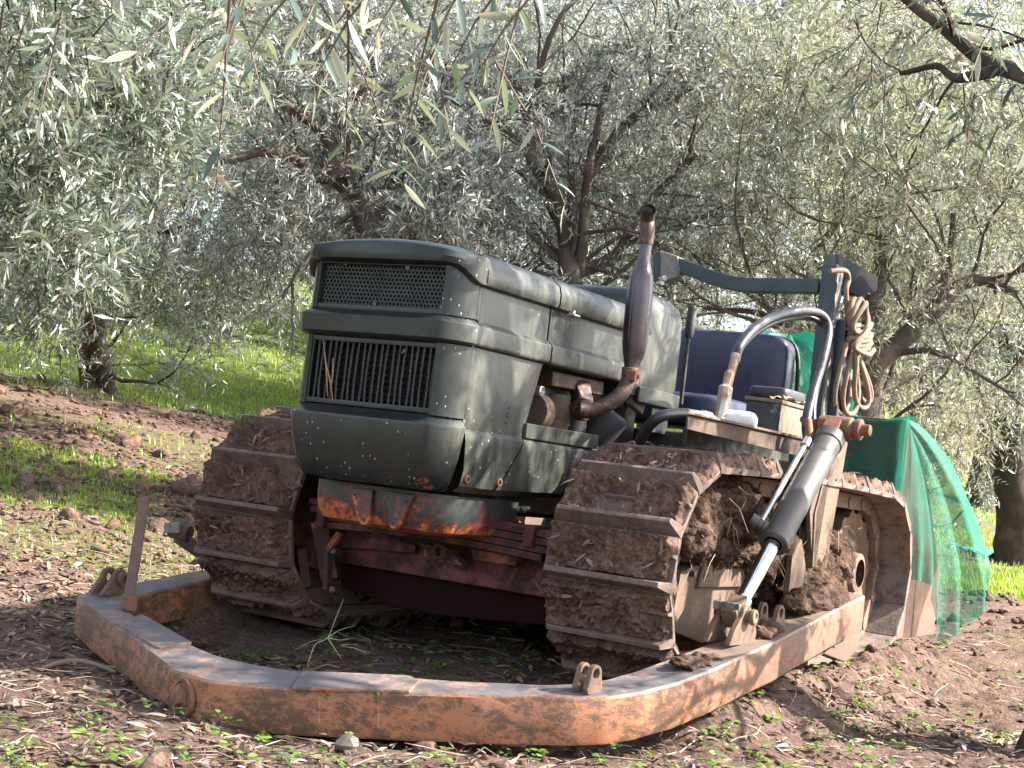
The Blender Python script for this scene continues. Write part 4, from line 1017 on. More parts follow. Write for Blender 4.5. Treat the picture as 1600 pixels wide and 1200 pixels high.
# net lying on the ground far off to the right
c = AD(1560, 850, 14.5); gxn = np.linspace(-.17, .22, 30); gyn = np.linspace(-.9, 1.2, 24)
A = np.array([[(c[0]+a*CR[0]*.95+b*CF[0], c[1]+a*CR[1]*.95+b*CF[1], 0) for b in gyn] for a in gxn])
A[..., 2] = G(A[..., 0], A[..., 1])+.03+.09*np.abs(fbm(A*3.1, 3, 6)); m = MB(); m.grid(A)
gn_ = m.build('ground_net', plain('blue_green_net', (.05, .26, .26), .6), None, 0, 70, fixn=False, loc=tuple(A[15, 9])); tag(gn_, 'pale turquoise net spread on the grass by the far tree', 'net')
# ------------------------------------------------------------------ olive trees
def unit(a): return a/np.maximum(1e-9, np.linalg.norm(a, axis=-1, keepdims=True))
def leaf_mesh(name, pos, d, nrm, ln, wd, fold=False):
    """narrow pointed leaves: base, two flanks, tip (a spine too when folded)"""
    d = unit(d); s = unit(np.cross(d, nrm)); n = np.cross(s, d); N = len(pos); ln = ln[:, None]; wd = wd[:, None]
    if not fold:
        V = np.stack([pos, pos+d*ln*.45+s*wd*.5-n*ln*.02, pos+d*ln-n*ln*.06, pos+d*ln*.45-s*wd*.5-n*ln*.02], 1).reshape(-1, 3)
        F = (np.arange(N)[:, None]*4+np.arange(4)[None]); return npmesh(name, V, F)
    # twelve-point blade, bent along its length
    ts = np.array([0, .18, .45, .75, 1.0]); wf = np.array([.10, .72, 1., .62, .0]); cols = []
    for t, f in zip(ts, wf):
        c = pos+d*ln*t-n*ln*(.16*t*t); cols.append(c+s*wd*.5*f+n*wd*.10*f); cols.append(c); cols.append(c-s*wd*.5*f+n*wd*.10*f)
    V = np.stack(cols, 1).reshape(-1, 3); b = []
    for i in range(4): b += [[i*3, i*3+3, i*3+4, i*3+1], [i*3+1, i*3+4, i*3+5, i*3+2]]
    F = (np.arange(N)[:, None, None]*15+np.array(b)[None]).reshape(-1, 4); return npmesh(name, V, F)
def sprigs(base, dirs, length, nl, leaf, wfac, droop=.35, rng=RNG, spread=1.05):
    """leaves in pairs along short drooping shoots; returns leaf arrays and the shoot lines"""
    N = len(base); t = (np.arange(nl)+1)/nl; dirs = unit(dirs); L = length*rng.uniform(.6, 1.25, N)
    P = base[:, None]+dirs[:, None]*(L[:, None]*t[None])[..., None]; P[..., 2] -= (droop*L[:, None]*t[None]**2)
    tang = unit(dirs[:, None]-np.array([0, 0, 1.])*(2*droop*t[None, :, None]*np.ones((N, 1, 1)))*.6)
    u = unit(np.cross(tang, rng.normal(size=(N, 1, 3))*np.ones((1, nl, 1)))); v = np.cross(tang, u)
    ph = rng.uniform(0, 6.28, (N, 1))+np.arange(nl)[None]*(math.pi/1.05)
    side = u*np.cos(ph)[..., None]+v*np.sin(ph)[..., None]
    d = unit(tang*rng.uniform(.35, 1.2, (N, nl, 1))+side*spread+rng.normal(size=(N, nl, 3))*.25)
    n = unit(np.cross(d, np.cross(np.array([0, 0, 1.])+rng.normal(size=(N, nl, 3))*.8, d)))
    ln = leaf*rng.uniform(.65, 1.2, (N, nl)); return P.reshape(-1, 3), d.reshape(-1, 3), n.reshape(-1, 3), ln.ravel(), (ln*wfac*rng.uniform(.8, 1.2, (N, nl))).ravel(), P
def twig_mesh(name, base, P, r):
    """three-sided tapering shoots from base through every second point of P"""
    N, nl = P.shape[:2]; ids = [0, nl//2, nl-1]; C3 = np.concatenate([base[:, None], P[:, ids[1:]]], 1); rr = np.array([r, r*.7, r*.3])
    ang = np.array([0, 2.094, 4.189]); off = np.stack([np.cos(ang), np.sin(ang), np.sin(ang*2)*.3], -1)
    V = C3[:, :, None, :]+off[None, None]*rr[None, :, None, None]; V = V.reshape(-1, 3)
    b = []
    for i in range(2):
        for k in range(3): b.append([i*3+k, i*3+(k+1) % 3, i*3+3+(k+1) % 3, i*3+3+k])
    F = (np.arange(N)[:, None, None]*9+np.array(b)[None]).reshape(-1, 4); return npmesh(name, V, F)
def wob(pts, amp, n=6, seed=0):
    q = np.array(spline(pts, n)); k = np.linspace(0, 1, len(q)); L = np.linalg.norm(q[-1]-q[0])
    o = np.stack([fbm(np.stack([q[:, 0]*2.3, q[:, 1]*2.3+j*7., q[:, 2]*2.3], -1), 3, seed+j) for j in range(3)], -1)
    return q+o*amp*np.sin(np.clip(k*1.2, 0, 1)*math.pi*.5)[:, None]
def grow(rng, p, d, length, n=7, up=.05, wig=.35):
    out = [np.array(p)]; d = d/np.linalg.norm(d)
    for k in range(n):
        d = d+rng.normal(size=3)*wig*.5+np.array([0, 0, up]); d /= np.linalg.norm(d); out.append(out[-1]+d*length/n)
    return np.array(out)
def olive(name, base, limbs, label, leafmat='leaf', seed=1, nbr=10, blen=.9, spb=16, blobs=(), leaf=.053, wf=.175, splen=.19, nl=18, bark_='barkmid', group='olive trees of the grove', twr=.0028, fold=False, view=None, bup=.05, droop=.16, dens=1.35, extra=()):
    """limbs: list of (points, r0, r1); side branches sprout from them and carry leafy shoots; blobs add outer foliage"""
    rng = np.random.default_rng(seed)
    t = empty(name, tuple(base), label, 'tree', group)
    m = MB(); bp = []; bd = []
    for li, (pts, r0, r1) in enumerate(limbs):
        q = wob(pts, .05+.02*len(pts)*0, 6, seed*13+li); L = len(q); rs = [r0+(r1-r0)*(k/(L-1))**.8 for k in range(L)]
        rs = [r*(1+.16*float(fbm(c*6., 2, li))) for r, c in zip(rs, q)]
        m.tube(q, rs, 9 if r0 > .03 else 6)
        nb_ = max(2, int(nbr*np.linalg.norm(q[-1]-q[0])))
        for k in range(nb_):
            f = rng.uniform(.35 if li == 0 else .15, 1); i = int(f*(L-1)); tg = unit((q[min(i+1, L-1)]-q[max(i-1, 0)])[None])[0]
            d = tg*.5+rng.normal(size=3)*.8+np.array([0, 0, .15]); br = grow(rng, q[i], d, blen*rng.uniform(.5, 1.3), 7, bup)
            r = min(rs[i]*.55, .022)*rng.uniform(.5, 1); m.tube(br, np.linspace(r, .003, len(br)), 5)
            subs = [br]
            for _ in range(2):
                j = rng.integers(2, len(br)-1); sb = grow(rng, br[j], (br[j]-br[j-1])/np.linalg.norm(br[j]-br[j-1])+rng.normal(size=3)*.7, blen*.55*rng.uniform(.6, 1.2), 5, -.02); m.tube(sb, np.linspace(r*.5, .0022, len(sb)), 4); subs.append(sb)
            for sb in subs:
                for _ in range(spb):
                    f2 = rng.uniform(.2, 1)*(len(sb)-1); j = int(min(f2, len(sb)-2)); c = sb[j]+(sb[j+1]-sb[j])*(f2-j); bp.append(c); bd.append(unit((sb[j+1]-sb[j])[None])[0]*.7+rng.normal(size=3)*.75)
    for (c, r, n) in blobs:
        n = int(n*dens*1.35)
        k = rng.normal(size=(n, 3)); k = unit(k)*(rng.uniform(.25, 1, (n, 1))**.6)*np.array(r); P = np.array(c)+k
        keep = fbm(P*2.4, 3, seed) > -.02
        P = P[keep]; k = k[keep]; bp += list(P); bd += list(unit(k)*.6+rng.normal(size=k.shape)*.9-np.array([0, 0, .05]))
    for (c, d) in extra: bp.append(np.array(c)); bd.append(np.array(d))
    b = np.array(base)
    o = m.build('trunk', MT[bark_], t, 0, 60, loc=tuple(b))
    bp = np.array(bp); bd = np.array(bd)
    P, d, n, ln, wd, lines = sprigs(bp, bd, splen, nl, leaf, wf, droop, rng)
    cm = leaf_mesh('crown', P-b, d, n, ln, wd, fold); cr = link('crown', cm, MT[leafmat], t, tuple(b))
    tm = twig_mesh('twigs', bp-b, lines-b, twr); link('twigs', tm, MT['twig'], t, tuple(b))
    return t
def onground(x, y, dz=-.05): return np.array([x, y, float(G(x, y))+dz])
def limb(t, pts, r0, r1):
    """pixel path at distances t (scalar or one per point)"""
    ts = t if hasattr(t, '__len__') else [t]*len(pts)
    return ([AD(px, py, tt) for (px, py), tt in zip(pts, ts)], r0, r1)

# --- tree behind the bonnet
p = AD(640, 560, 8.0); bA = onground(p[0], p[1])
LA = [([bA, AD(625, 460, 8.), AD(596, 385, 8.), AD(560, 310, 8.), AD(525, 275, 7.95)], .105, .062),
      limb([7.95, 7.9, 7.8, 7.7, 7.6, 7.5], [(525, 275), (485, 272), (465, 245), (420, 232), (375, 240), (330, 252)], .046, .02),
      limb([7.95, 7.9, 7.8, 7.7], [(525, 278), (518, 225), (490, 190), (440, 160)], .062, .020),
      limb([7.95, 8., 8.1, 8.2], [(540, 280), (545, 215), (560, 150), (600, 60)], .045, .016),
      limb([8., 8.2, 8.4, 8.6], [(575, 340), (620, 280), (650, 215), (720, 100)], .05, .018)]
blA = [(AD(400, 120, 8.6), (1.1, .8, .55), 520), (AD(640, 290, 8.1), (.6, .5, .45), 300), (AD(560, 60, 8.2), (1.0, .8, .5), 420), (AD(350, 320, 8.7), (.8, .5, .5), 330), (AD(710, 310, 7.9), (.55, .5, .35), 220), (AD(480, 165, 7.4), (.35, .3, .16), 70), (AD(480, 330, 8.9), (.8, .5, .5), 300)]
olive('olive_tree', bA, LA, 'gnarled olive tree whose bent limb arches just above the bonnet front', 'leaf', 3, 6, .8, 6, blA, bark_='barkmid')
# --- tree behind the exhaust
p = AD(900, 600, 8.6); bB = onground(p[0], p[1])
LB = [([bB, AD(898, 520, 8.6), AD(890, 430, 8.6), AD(886, 385, 8.6)], .085, .058),
      limb([8.6, 8.5, 8.4, 8.4, 8.3], [(886, 385), (870, 310), (836, 255), (826, 190), (800, 120)], .050, .022),
      limb([8.6, 8.5, 8.4, 8.4], [(905, 430), (915, 330), (925, 240), (955, 110)], .042, .018),
      limb([8.5, 8.5, 8.5, 8.5], [(920, 270), (980, 195), (1040, 150), (1100, 120)], .042, .014),
      limb([8.6, 8.7, 8.8, 8.9], [(900, 425), (960, 400), (1030, 300), (1085, 240)], .045, .016),
      limb([8.4, 8.2, 8.2], [(828, 190), (860, 60), (900, 0)], .03, .012)]
blB = [(AD(950, 60, 8.3), (1.2, .9, .6), 430), (AD(760, 120, 8.3), (.8, .7, .6), 300), (AD(1080, 220, 8.8), (.9, .8, .6), 380), (AD(1130, 80, 8.6), (.9, .8, .5), 300), (AD(960, 300, 9.2), (.9, .6, .5), 220), (AD(1110, 480, 10.5), (.9, .8, .5), 240), (AD(1000, 420, 10.5), (.7, .7, .4), 160), (AD(1125, 500, 12), (.8, .7, .45), 320), (AD(1115, 505, 9.6), (.35, .3, .16), 90)]
olive('olive_tree', bB, LB, 'olive tree forking into pale limbs right behind the exhaust stack', 'leaf', 5, 8, 1., 7, blB)
# --- tree behind the roll bar
p = AD(1350, 700, 8.2); bC = onground(p[0], p[1])
LC = [([bC, AD(1345, 640, 8.2), AD(1352, 575, 8.2)], .12, .10),
      limb([8.2, 8.2, 8.2, 8.2, 8.2, 8.1], [(1352, 575), (1395, 545), (1450, 495), (1500, 450), (1545, 435), (1600, 455)], .075, .022),
      limb([8.2, 8.3, 8.4, 8.5, 8.5], [(1350, 580), (1365, 510), (1372, 420), (1378, 330), (1395, 230)], .07, .02),
      limb([8.2, 8.15, 8.1], [(1462, 485), (1480, 410), (1485, 330)], .035, .014),
      limb([8.2, 8.1, 8.0, 7.9, 7.9], [(1400, 552), (1450, 548), (1500, 565), (1555, 600), (1590, 610)], .022, .008),
      limb([8.3, 8.5, 8.6], [(1345, 590), (1250, 520), (1200, 480)], .05, .03), limb([8.6, 8.7, 8.8], [(1240, 520), (1180, 490), (1090, 475)], .03, .012)]
blC = [(AD(1430, 200, 8.3), (1.1, .9, .7), 420), (AD(1530, 330, 8.0), (.8, .7, .6), 300), (AD(1240, 330, 8.8), (.9, .7, .6), 320), (AD(1500, 560, 8.6), (.7, .6, .5), 220), (AD(1280, 120, 8.3), (.9, .8, .5), 300), (AD(1440, 640, 9.4), (.6, .6, .4), 150)]
olive('olive_tree', bC, LC, 'olive tree with a low spreading fork just behind the roll bar', 'leafwarm', 8, 8, 1., 7, blC)
# --- dark trunk at the right edge, farther off
p = AD(1592, 850, 13.5); bD = onground(p[0], p[1])
LD = [([bD, AD(1590, 800, 13.5), AD(1580, 730, 13.5), AD(1576, 650, 13.5)], .22, .15), limb([13.5, 13.5, 13.5], [(1576, 650), (1590, 560), (1630, 460)], .12, .05), limb([13.5, 13.6, 13.8], [(1580, 720), (1560, 650), (1500, 560)], .09, .03), limb([13.5, 13.4], [(1580, 700), (1640, 640)], .08, .03)]
blD = [(AD(1500, 480, 13.3), (1.7, 1.3, .9), 520), (AD(1620, 520, 12.6), (1.2, 1., .9), 400), (AD(1430, 600, 13.9), (1., .8, .6), 240)]
olive('olive_tree', bD, LD, 'olive tree with a thick dark trunk beside the turquoise net', 'leaf', 11, 5, 1.4, 8, blD, .068, .22, .30, 14, 'barkdark', twr=.003)
# --- tree on the left
p = AD(147, 608, 13.6); bE = onground(p[0], p[1], -.02)
LE = [([bE, AD(141, 575, 13.5), AD(146, 520, 13.), AD(165, 420, 11.8)], .135, .10), ([bE+np.array([.12, .08, 0]), AD(160, 560, 13.4), AD(158, 500, 13.2), AD(200, 420, 12.6)], .09, .05), limb([11.8, 11, 10.9], [(160, 500), (120, 420), (60, 340)], .08, .03), limb([11, 10.8, 10.6], [(165, 450), (240, 380), (330, 330)], .07, .025), limb([11, 11.2], [(165, 440), (210, 250)], .07, .03)]
blE = [(AD(200, 330, 10.6), (1.5, 1.2, .65), 560), (AD(350, 370, 10.), (1.0, .9, .5), 400), (AD(50, 370, 10.3), (1.1, 1., .65), 420), (AD(260, 440, 10.), (.9, .8, .22), 170), (AD(430, 370, 10.8), (.8, .7, .5), 240), (AD(130, 200, 10.5), (1.5, 1.2, .8), 420), (AD(330, 520, 9.6), (.30, .4, .14), 34), (AD(60, 500, 10.), (.45, .5, .18), 60), (AD(300, 560, 9.), (.12, .3, .12), 10)]
olive('olive_tree', bE, LE, 'olive tree with a short split trunk on the green slope at left', 'leafgreen', 14, 5, 1.2, 8, blE, .062, .19, .24, 17, 'barkdark', twr=.003, dens=1.7)
# --- near tree at the left, its trunk out of the picture, branches reaching in
bG = onground(-2.9, -1.35)
gb = [(AD(10, 130, 2.9), (.14, .2, .22), 40), (AD(40, 30, 3.2), (.2, .2, .12), 36), (AD(40, 100, 4.3), (.45, .5, .40), 230), (AD(90, 250, 4.9), (.40, .5, .42), 200), (AD(20, 350, 4.2), (.26, .4, .26), 110), (AD(150, 60, 5.2), (.5, .5, .35), 190), (AD(10, 540, 4.4), (.10, .2, .10), 16), (AD(270, 10, 5.8), (.4, .4, .25), 110), (AD(215, 15, 5.0), (.3, .3, .2), 60)]
LG = [([bG, bG+np.array([.05, .1, .9]), AD(-150, 330, 4.6)], .15, .10), limb([4.6, 4.5, 4.5], [(-150, 330), (0, 250), (100, 180)], .04, .012), limb([4.6, 4.5, 4.6], [(-150, 330), (-30, 380), (60, 400)], .03, .008), limb([4.6, 4.8, 5.2], [(-150, 300), (60, 90), (200, 40)], .04, .012)]
olive('olive_tree', bG, LG, 'leafy olive boughs reaching in from the left edge, nearer than the trunk on the slope', 'leafgreen', 17, 5, .6, 8, gb, .054, .185, .18, 16, dens=2.3)
# --- near tree at the right edge: trunk at the lower corner, crown overhead, shoots hanging into the top
p = AZ(1640, 1218, -.04); bF = onground(p[0], p[1], -.10)
LF = [([bF, bF+np.array(CR)*.05*np.array([1, 1, 0])+np.array([0, 0, .2]), bF+np.array([.14, .09, .55]), bF+np.array([.22, .15, 1.1]), bF+np.array([.15, .2, 1.75])], .12, .085),
      ([bF+np.array([.15, .2, 1.75]), bF+np.array([-.3, -.5, 2.5]), bF+np.array([-.8, -.9, 2.9]), bF+np.array([-1.3, -1.0, 3.0])], .06, .02),
      ([bF+np.array([.15, .2, 1.75]), bF+np.array([.5, .7, 2.5]), bF+np.array([.7, 1.6, 3.2])], .06, .02),
      ([bF+np.array([.15, .2, 1.75]), bF+np.array([.9, -.1, 2.4]), bF+np.array([1.7, .1, 2.8])], .06, .02)]
t_ = bF
LF += [limb([3.9, 4.2, 4.5, 4.6, 4.7], [(1720, 150), (1600, 118), (1535, 105), (1480, 60), (1400, -10)], .034, .016), limb([4.3, 4.5, 4.6, 4.7], [(1550, 112), (1495, 122), (1460, 105), (1400, 120)], .020, .008)]
hang = []
hr = np.random.default_rng(5)
for (px, py, tt) in ((330, -20, 2.2), (360, -15, 2.1), (350, -30, 2.2), (470, -30, 2.2), (500, 5, 2.1), (520, -40, 2.0), (545, 0, 2.2), (560, 60, 2.3), (570, -20, 2.15), (640, -30, 2.3), (690, -25, 2.1), (700, 30, 2.2), (655, 30, 2.2), (730, -20, 2.25), (760, 70, 2.4), (790, -30, 2.2), (820, -20, 2.3), (850, -30, 2.2), (430, -40, 2.3), (600, 50, 2.5), (770, 90, 2.6), (610, -50, 2.0), (750, -60, 2.1), (870, -60, 2.4), (400, -60, 2.1),
                     (1580, 60, 2.6), (1600, 120, 2.6), (1560, 20, 2.7), (1590, -20, 2.5)):
    hang.append((AD(px, py, tt), np.array([hr.normal()*.45, hr.normal()*.45, -.55])))
blF = [(bF+np.array([-.2, -.2, 2.9]), (1.6, 1.4, .6), 190), (bF+np.array([1.2, .6, 2.9]), (1.5, 1.5, .8), 250), (AD(1500, 60, 4.6), (.5, .45, .3), 90)]
olive('olive_tree', bF, LF, 'nearest olive tree: dark trunk at the lower right corner, shoots hanging across the top', 'leafnear', 21, 3, .8, 5, blF, .058, .19, .17, 9, 'barkdark', fold=True, extra=hang, droop=.5)
# --- rows farther back
fr = np.random.default_rng(77)
spots = [(60, 620, 17, 'leafgreen', 'olive tree far up the grassy slope beyond the left trunk'), (330, 560, 20, 'leafwarm', 'sunny olive tree at the top of the green slope'), (520, 590, 20, 'leaf', 'silvery olive tree just left of the bonnet beyond the bright lawn'), (720, 640, 15, 'leaf', 'olive tree in the second row hidden behind the bonnet'), (1010, 680, 16, 'leafwarm', 'olive tree in the second row between exhaust and crossbar'), (1200, 700, 14.5, 'leafwarm', 'olive tree in the second row above the seat'), (1420, 780, 17.5, 'leafwarm', 'olive tree in the second row right of the rope'), (1530, 790, 22, 'leafwarm', 'small far olive tree beyond the green net'), (1000, 690, 23, 'leafwarm', 'tall olive tree in the third row above the exhaust'), (600, 620, 21, 'leaf', 'tall olive tree in the third row above the nose of the bonnet'), (1320, 740, 24, 'leafwarm', 'tall olive tree in the third row above the roll bar post'), (200, 580, 24, 'leafgreen', 'tall olive tree in the third row on the crest of the slope')]
for i, (px, py, tt, lm, lab) in enumerate(spots):
    p = AD(px, py, tt); b = onground(p[0], p[1]); s = tt/15
    L = [([b, b+np.array([.05, .05, .8*s]), b+np.array([.1, -.05, 1.5*s])], .17*s, .11*s)]
    for k in range(4):
        a = fr.uniform(0, 6.28); L.append(([b+np.array([.1, -.05, 1.45*s]), b+np.array([.8*math.cos(a), .8*math.sin(a), 2.3*s]), b+np.array([1.5*math.cos(a), 1.5*math.sin(a), 3.1*s])], .08*s, .02*s))
    bl = []
    for k in range(10):
        a = fr.uniform(0, 6.28); r = fr.uniform(.3, 1.7)*s; bl.append((b+np.array([r*math.cos(a), r*math.sin(a), fr.uniform(1.9, 4.9)*s]), (1.2*s, 1.2*s, .8*s), 250))
    olive('olive_tree', b, L, lab, lm, 40+i, 2.0, 1.2*s, 6, bl, .085*s, .24, .32*s, 13, 'barkdark', twr=.0035)
# ------------------------------------------------------------------ ground cover
def scatter(n, xr, yr, rng): return rng.uniform(*xr, n), rng.uniform(*yr, n)
gr = np.random.default_rng(3)
def keep_out(x, y):
    """true where a track or the push frame stands on the soil"""
    return (np.abs(np.abs(x)-.6225) < .20) & (y > -.08) & (y < 2.05)
# dead olive leaves
def litter(n, xr, yr, lo, hi, seed):
    r = np.random.default_rng(seed); x, y = scatter(n, xr, yr, r); k = (fbm(np.stack([x*1.1, y*1.1, x*0], -1), 3, 8)+r.uniform(-.5, .5, n)) > -.25; k &= ~keep_out(x, y); x, y = x[k], y[k]; n = len(x)
    z = G(x, y)+r.uniform(.0, .012, n); a = r.uniform(0, 6.28, n); d = np.stack([np.cos(a), np.sin(a), r.normal(size=n)*.22], -1); nn = np.stack([r.normal(size=n)*.35, r.normal(size=n)*.35, np.ones(n)], -1); ln = r.uniform(lo, hi, n); return np.stack([x, y, z], -1), d, nn, ln, ln*r.uniform(.16, .3, n)
parts = [litter(19000, (-2.6, 2.6), (-1.8, 1.2), .018, .055, 1), litter(14000, (-6, 3), (-1.8, 6), .03, .065, 2), litter(9000, (-7, -1.5), (0, 7), .035, .08, 4)]
A = [np.concatenate(q) for q in zip(*parts)]
n = NT('dead_leaf'); isl = n.island(); c = n.ramp(isl, [(0, (.04, .022, .016)), (.3, (.10, .056, .038)), (.6, (.17, .105, .07)), (.82, (.24, .165, .12)), (.95, (.10, .10, .11)), (1, (.26, .20, .16))]); n.fin(c, .75); MT['litter'] = n.m
o = link('leaf_litter', leaf_mesh('leaf_litter', *A, fold=True), MT['litter']); tag(o, 'dead olive leaves strewn over the bare soil', 'leaf litter', kind='stuff')
# clods
r = np.random.default_rng(6); N = 9000; x = np.concatenate([r.uniform(-2.6, 2.6, N//2), r.uniform(-7, 3, N//2)]); y = np.concatenate([r.uniform(-1.8, 1.5, N//2), r.uniform(-1.8, 7, N//2)])
dd = 5.5*(14/5.5)**r.uniform(size=6500); aa = r.uniform(-.95, -.55, 6500); x = np.concatenate([x, CC[0]+dd*np.sin(aa)]); y = np.concatenate([y, CC[1]+dd*np.cos(aa)]); N = len(x)
k = (fbm(np.stack([x*1.3, y*1.3, x*0+3], -1), 3, 18)+r.uniform(-.4, .4, N) > -.05) & ~keep_out(x, y); x, y = x[k], y[k]; N = len(x)
bm = bmesh.new(); bmesh.ops.create_icosphere(bm, subdivisions=2, radius=1); bm.verts.ensure_lookup_table(); IV = np.array([v.co[:] for v in bm.verts]); IF = np.array([[v.index for v in f.verts] for f in bm.faces]); bm.free()
far_ = np.hypot(x-2.4, y+3.5); s = r.uniform(.004, .013, N)*(1+2.0*(r.uniform(size=N) > .965))*(1+1.6*smooth(6, 9, far_)*r.uniform(.3, 1.2, N)); VV = IV[None]*s[:, None, None]*r.uniform(.65, 1.25, (N, 1, 3)); VV = VV*(1+.55*vnoise(IV[None]*1.9+r.uniform(0, 90, (N, 1, 3)), 3))[..., None]
VV = VV*np.array([1, 1, .75])+np.stack([x, y, G(x, y)+s*.2], -1)[:, None]
me = npmesh('soil_clods', VV.reshape(-1, 3), (np.arange(N)[:, None, None]*len(IV)+IF[None]).reshape(-1, 3)); o = link('soil_clods', me, MT['mud']); tag(o, 'loose crumbs and clods of red brown soil', 'soil', kind='stuff')
# twigs and straw
r = np.random.default_rng(9); N = 3600; x = np.concatenate([r.uniform(-2.6, 2.6, N//2), r.uniform(-6, 3, N//2)]); y = np.concatenate([r.uniform(-1.8, 1.4, N//2), r.uniform(-1.8, 5, N//2)]); k = ~keep_out(x, y); x, y = x[k], y[k]; N = len(x)
a = r.uniform(0, 6.28, N); L = r.uniform(.03, .16, N)*np.where(r.uniform(size=N) > .95, 1.8, 1.); d = np.stack([np.cos(a), np.sin(a), r.normal(size=N)*.16], -1); b = np.stack([x, y, G(x, y)+.006], -1)
t = np.array([.33, .66, 1.]); P = b[:, None]+d[:, None]*(L[:, None]*t)[..., None]+r.normal(size=(N, 3, 3))*(L*.07)[:, None, None]; P[..., 2] = np.maximum(P[..., 2], G(P[..., 0], P[..., 1])+.002); P[..., 2] = np.minimum(P[..., 2], G(P[..., 0], P[..., 1])+.022)
n = NT('litter_twig'); isl = n.island(); n.fin(n.ramp(isl, [(0, (.06, .04, .03)), (.5, (.20, .14, .10)), (1, (.42, .33, .24))]), .85); MT['ltwig'] = n.m
rad_ = r.uniform(.0010, .0030, N)
C4 = np.concatenate([b[:, None], P], 1); ang = np.array([0, 2.094, 4.189]); off = np.stack([np.cos(ang), np.sin(ang)*.6, np.sin(ang)], -1); rr = np.array([1, .9, .7, .35])
V = C4[:, :, None]+off[None, None]*(rad_[:, None, None, None]*rr[None, :, None, None]); q = []
for i in range(3):
    for kk in range(3): q.append([i*3+kk, i*3+(kk+1) % 3, i*3+3+(kk+1) % 3, i*3+3+kk])
o = link('fallen_twigs', npmesh('fallen_twigs', V.reshape(-1, 3), (np.arange(N)[:, None, None]*12+np.array(q)[None]).reshape(-1, 4)), MT['ltwig']); tag(o, 'thin dry twigs and straw scattered on the soil', 'twigs', kind='stuff')
# seedlings: round little leaves on short stems
r = np.random.default_rng(12); N = 5200; x = np.concatenate([r.uniform(-2.4, 2.4, N//2), r.uniform(-6, 3, N//2)]); y = np.concatenate([r.uniform(-1.8, .9, N//2), r.uniform(-1.8, 5, N//2)])
dens = fbm(np.stack([x*1.0, y*1.0, x*0+7], -1), 3, 28)+.25*smooth(-.9, -1.3, y)+r.uniform(-.25, .25, N); k = (dens > .10) & ~keep_out(x, y); x, y = x[k], y[k]; N = len(x); q = 6
h = r.uniform(.008, .030, N); a = r.uniform(0, 6.28, (N, q)); rr = r.uniform(.3, 1, (N, q))*.022
pos = np.stack([x[:, None]+rr*np.cos(a)*.6, y[:, None]+rr*np.sin(a)*.6, (G(x, y)+h)[:, None]+r.uniform(-.006, .006, (N, q))], -1).reshape(-1, 3); d = np.stack([np.cos(a), np.sin(a), r.uniform(-.15, .55, (N, q))], -1).reshape(-1, 3); nn = np.stack([r.normal(size=N*q)*.3, r.normal(size=N*q)*.3, np.ones(N*q)], -1); ln = r.uniform(.008, .021, N*q)
MT['weed'] = leafmat('seedling_green', (.10, .175, .035), (.12, .18, .05), .4, .4, .5)
o = link('seedlings', leaf_mesh('seedlings', pos, d, nn, ln, ln*r.uniform(.7, 1.0, N*q), True), MT['weed']); tag(o, 'small round leaved seedlings sprouting from the soil', 'seedlings', kind='stuff')
# grass
def blades(n, sampler, lo, hi, wd, seed):
    r = np.random.default_rng(seed); x, y = sampler(r, n); g = grassmask(x, y); k = r.uniform(size=n) < g*g; x, y = x[k], y[k]; n = len(x)
    z = G(x, y)-.005; L = r.uniform(lo, hi, n); a = r.uniform(0, 6.28, n); d = np.stack([np.cos(a)*.45, np.sin(a)*.45, np.ones(n)], -1); nn = np.stack([np.cos(a), np.sin(a), r.normal(size=n)*.4], -1); return np.stack([x, y, z], -1), d, nn, L, wd*r.uniform(.7, 1.3, n)
def polar(d0, d1, a0, a1):
    def f(r, n):
        d = d0*(d1/d0)**r.uniform(size=n); a = r.uniform(a0, a1, n); return CC[0]+d*np.sin(a), CC[1]+d*np.cos(a)
    return f
parts = [blades(170000, polar(5, 12, -.95, -.10), .018, .05, .0042, 31), blades(130000, polar(10, 30, -.95, -.10), .035, .085, .011, 32)]
A = [np.concatenate(q) for q in zip(*parts)]
MT['grass'] = leafmat('grass_blade', (.175, .235, .03), (.18, .235, .04), .4, .4, .5)
o = link('grass', leaf_mesh('grass', *A), MT['grass']); tag(o, 'short bright green grass between the bare strips', 'grass', kind='stuff')
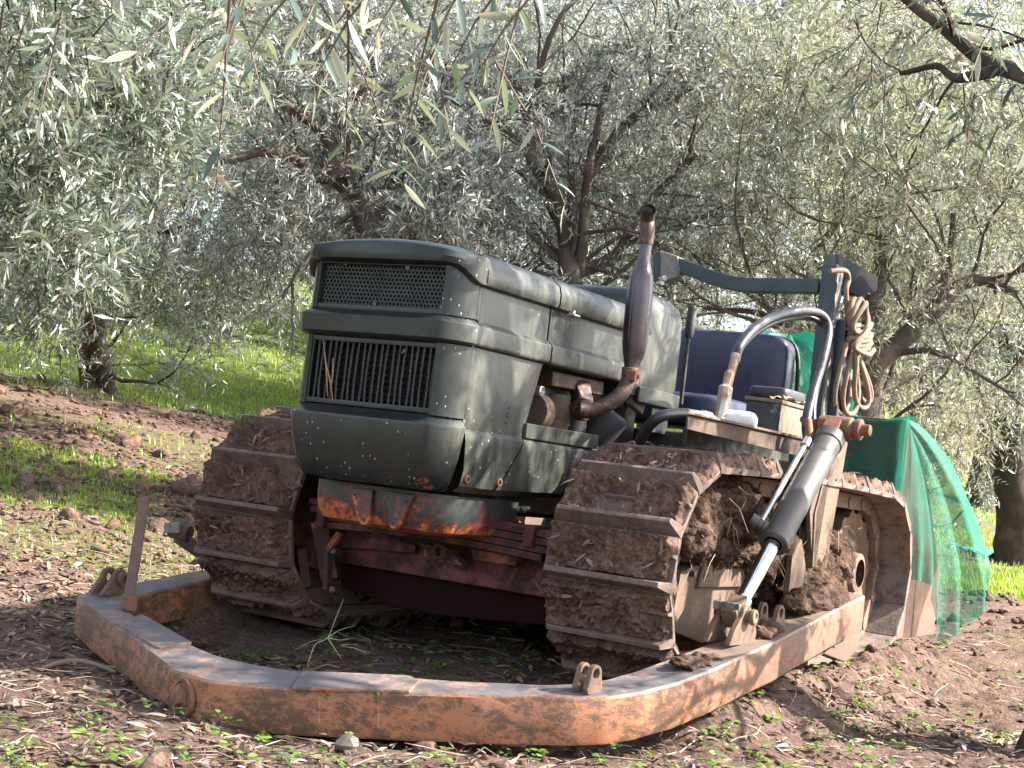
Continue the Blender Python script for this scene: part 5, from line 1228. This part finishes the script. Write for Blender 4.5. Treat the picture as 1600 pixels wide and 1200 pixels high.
# pale stone in front, a grass stalk inside the push frame, a bent dry stick at left
def stone(c, s, name, label, seed, mat, cat='stone'):
    P = IV*np.array(s); P = P*(1+.35*vnoise(IV*1.3+seed, 2)+.12*vnoise(IV*3.7+seed, 4))[:, None]; bmf = MB(); bmf.add(P+np.array(c), [tuple(f) for f in IF]); o = bmf.build(name, mat, None, 0, 25, loc=c); return tag(o, label, cat)
MT['stone'] = plain('pale_stone', (.17, .14, .12), .8, 0, .3, 18, .5)
p = AZ(541, 1178, -.045); stone((p[0], p[1], float(G(p[0], p[1]))+.012), (.022, .026, .026), 'stone', 'pale angular stone lying before the front of the push frame', 3, MT['stone'])
p = AZ(415, 1138, -.05); stone((p[0], p[1], float(G(p[0], p[1]))+.008), (.016, .014, .013), 'clod', 'small brown clod beside the foot of the push frame point', 9, MT['mud'], 'clod')
m = MB(); b = AZ(478, 1040, .0); b[2] = float(G(b[0], b[1])); yk = b[1]
for path, r0 in (([(480, 1042), (492, 1008), (512, 996), (527, 960), (537, 936)], .0016), ([(512, 996), (530, 985), (553, 978)], .0013), ([(514, 997), (532, 1000), (548, 998)], .0013), ([(512, 997), (526, 1018), (534, 1030)], .0013), ([(480, 1042), (484, 1034), (480, 1050)], .0012)):
    m.tube(spline([AY(a, c, yk) for a, c in path], 5), [r0*(1-.7*k/(5*(len(path)-1))) for k in range(5*(len(path)-1)+1)], 5)
o = m.build('grass_stalk', plain('pale_grass', (.42, .45, .22), .6), None, 0, 60, loc=tuple(b)); tag(o, 'single pale grass stalk growing inside the push frame', 'grass stalk')
m = MB(); pts = []
for (a, c) in ((66, 1050), (85, 1045), (110, 1040), (140, 1044), (180, 1052)):
    q = AZ(a, c, -.03); q[2] = float(G(q[0], q[1]))+.012; pts.append(q)
m.tube(spline(pts, 5), [.004+.004*math.sin(k/20*3.1) for k in range(21)], 7); o = m.build('stick', MT['ltwig'], None, 0, 60, loc=tuple(pts[0])); tag(o, 'bent dry stick lying left of the push frame', 'stick')
for trk, P, d, nn, L, wd in LEAFQ:
    o = link('caught_leaves', leaf_mesh('caught_leaves', P, d, nn, L, wd, True), MT['litter'], trk); tag(o, kind='stuff')
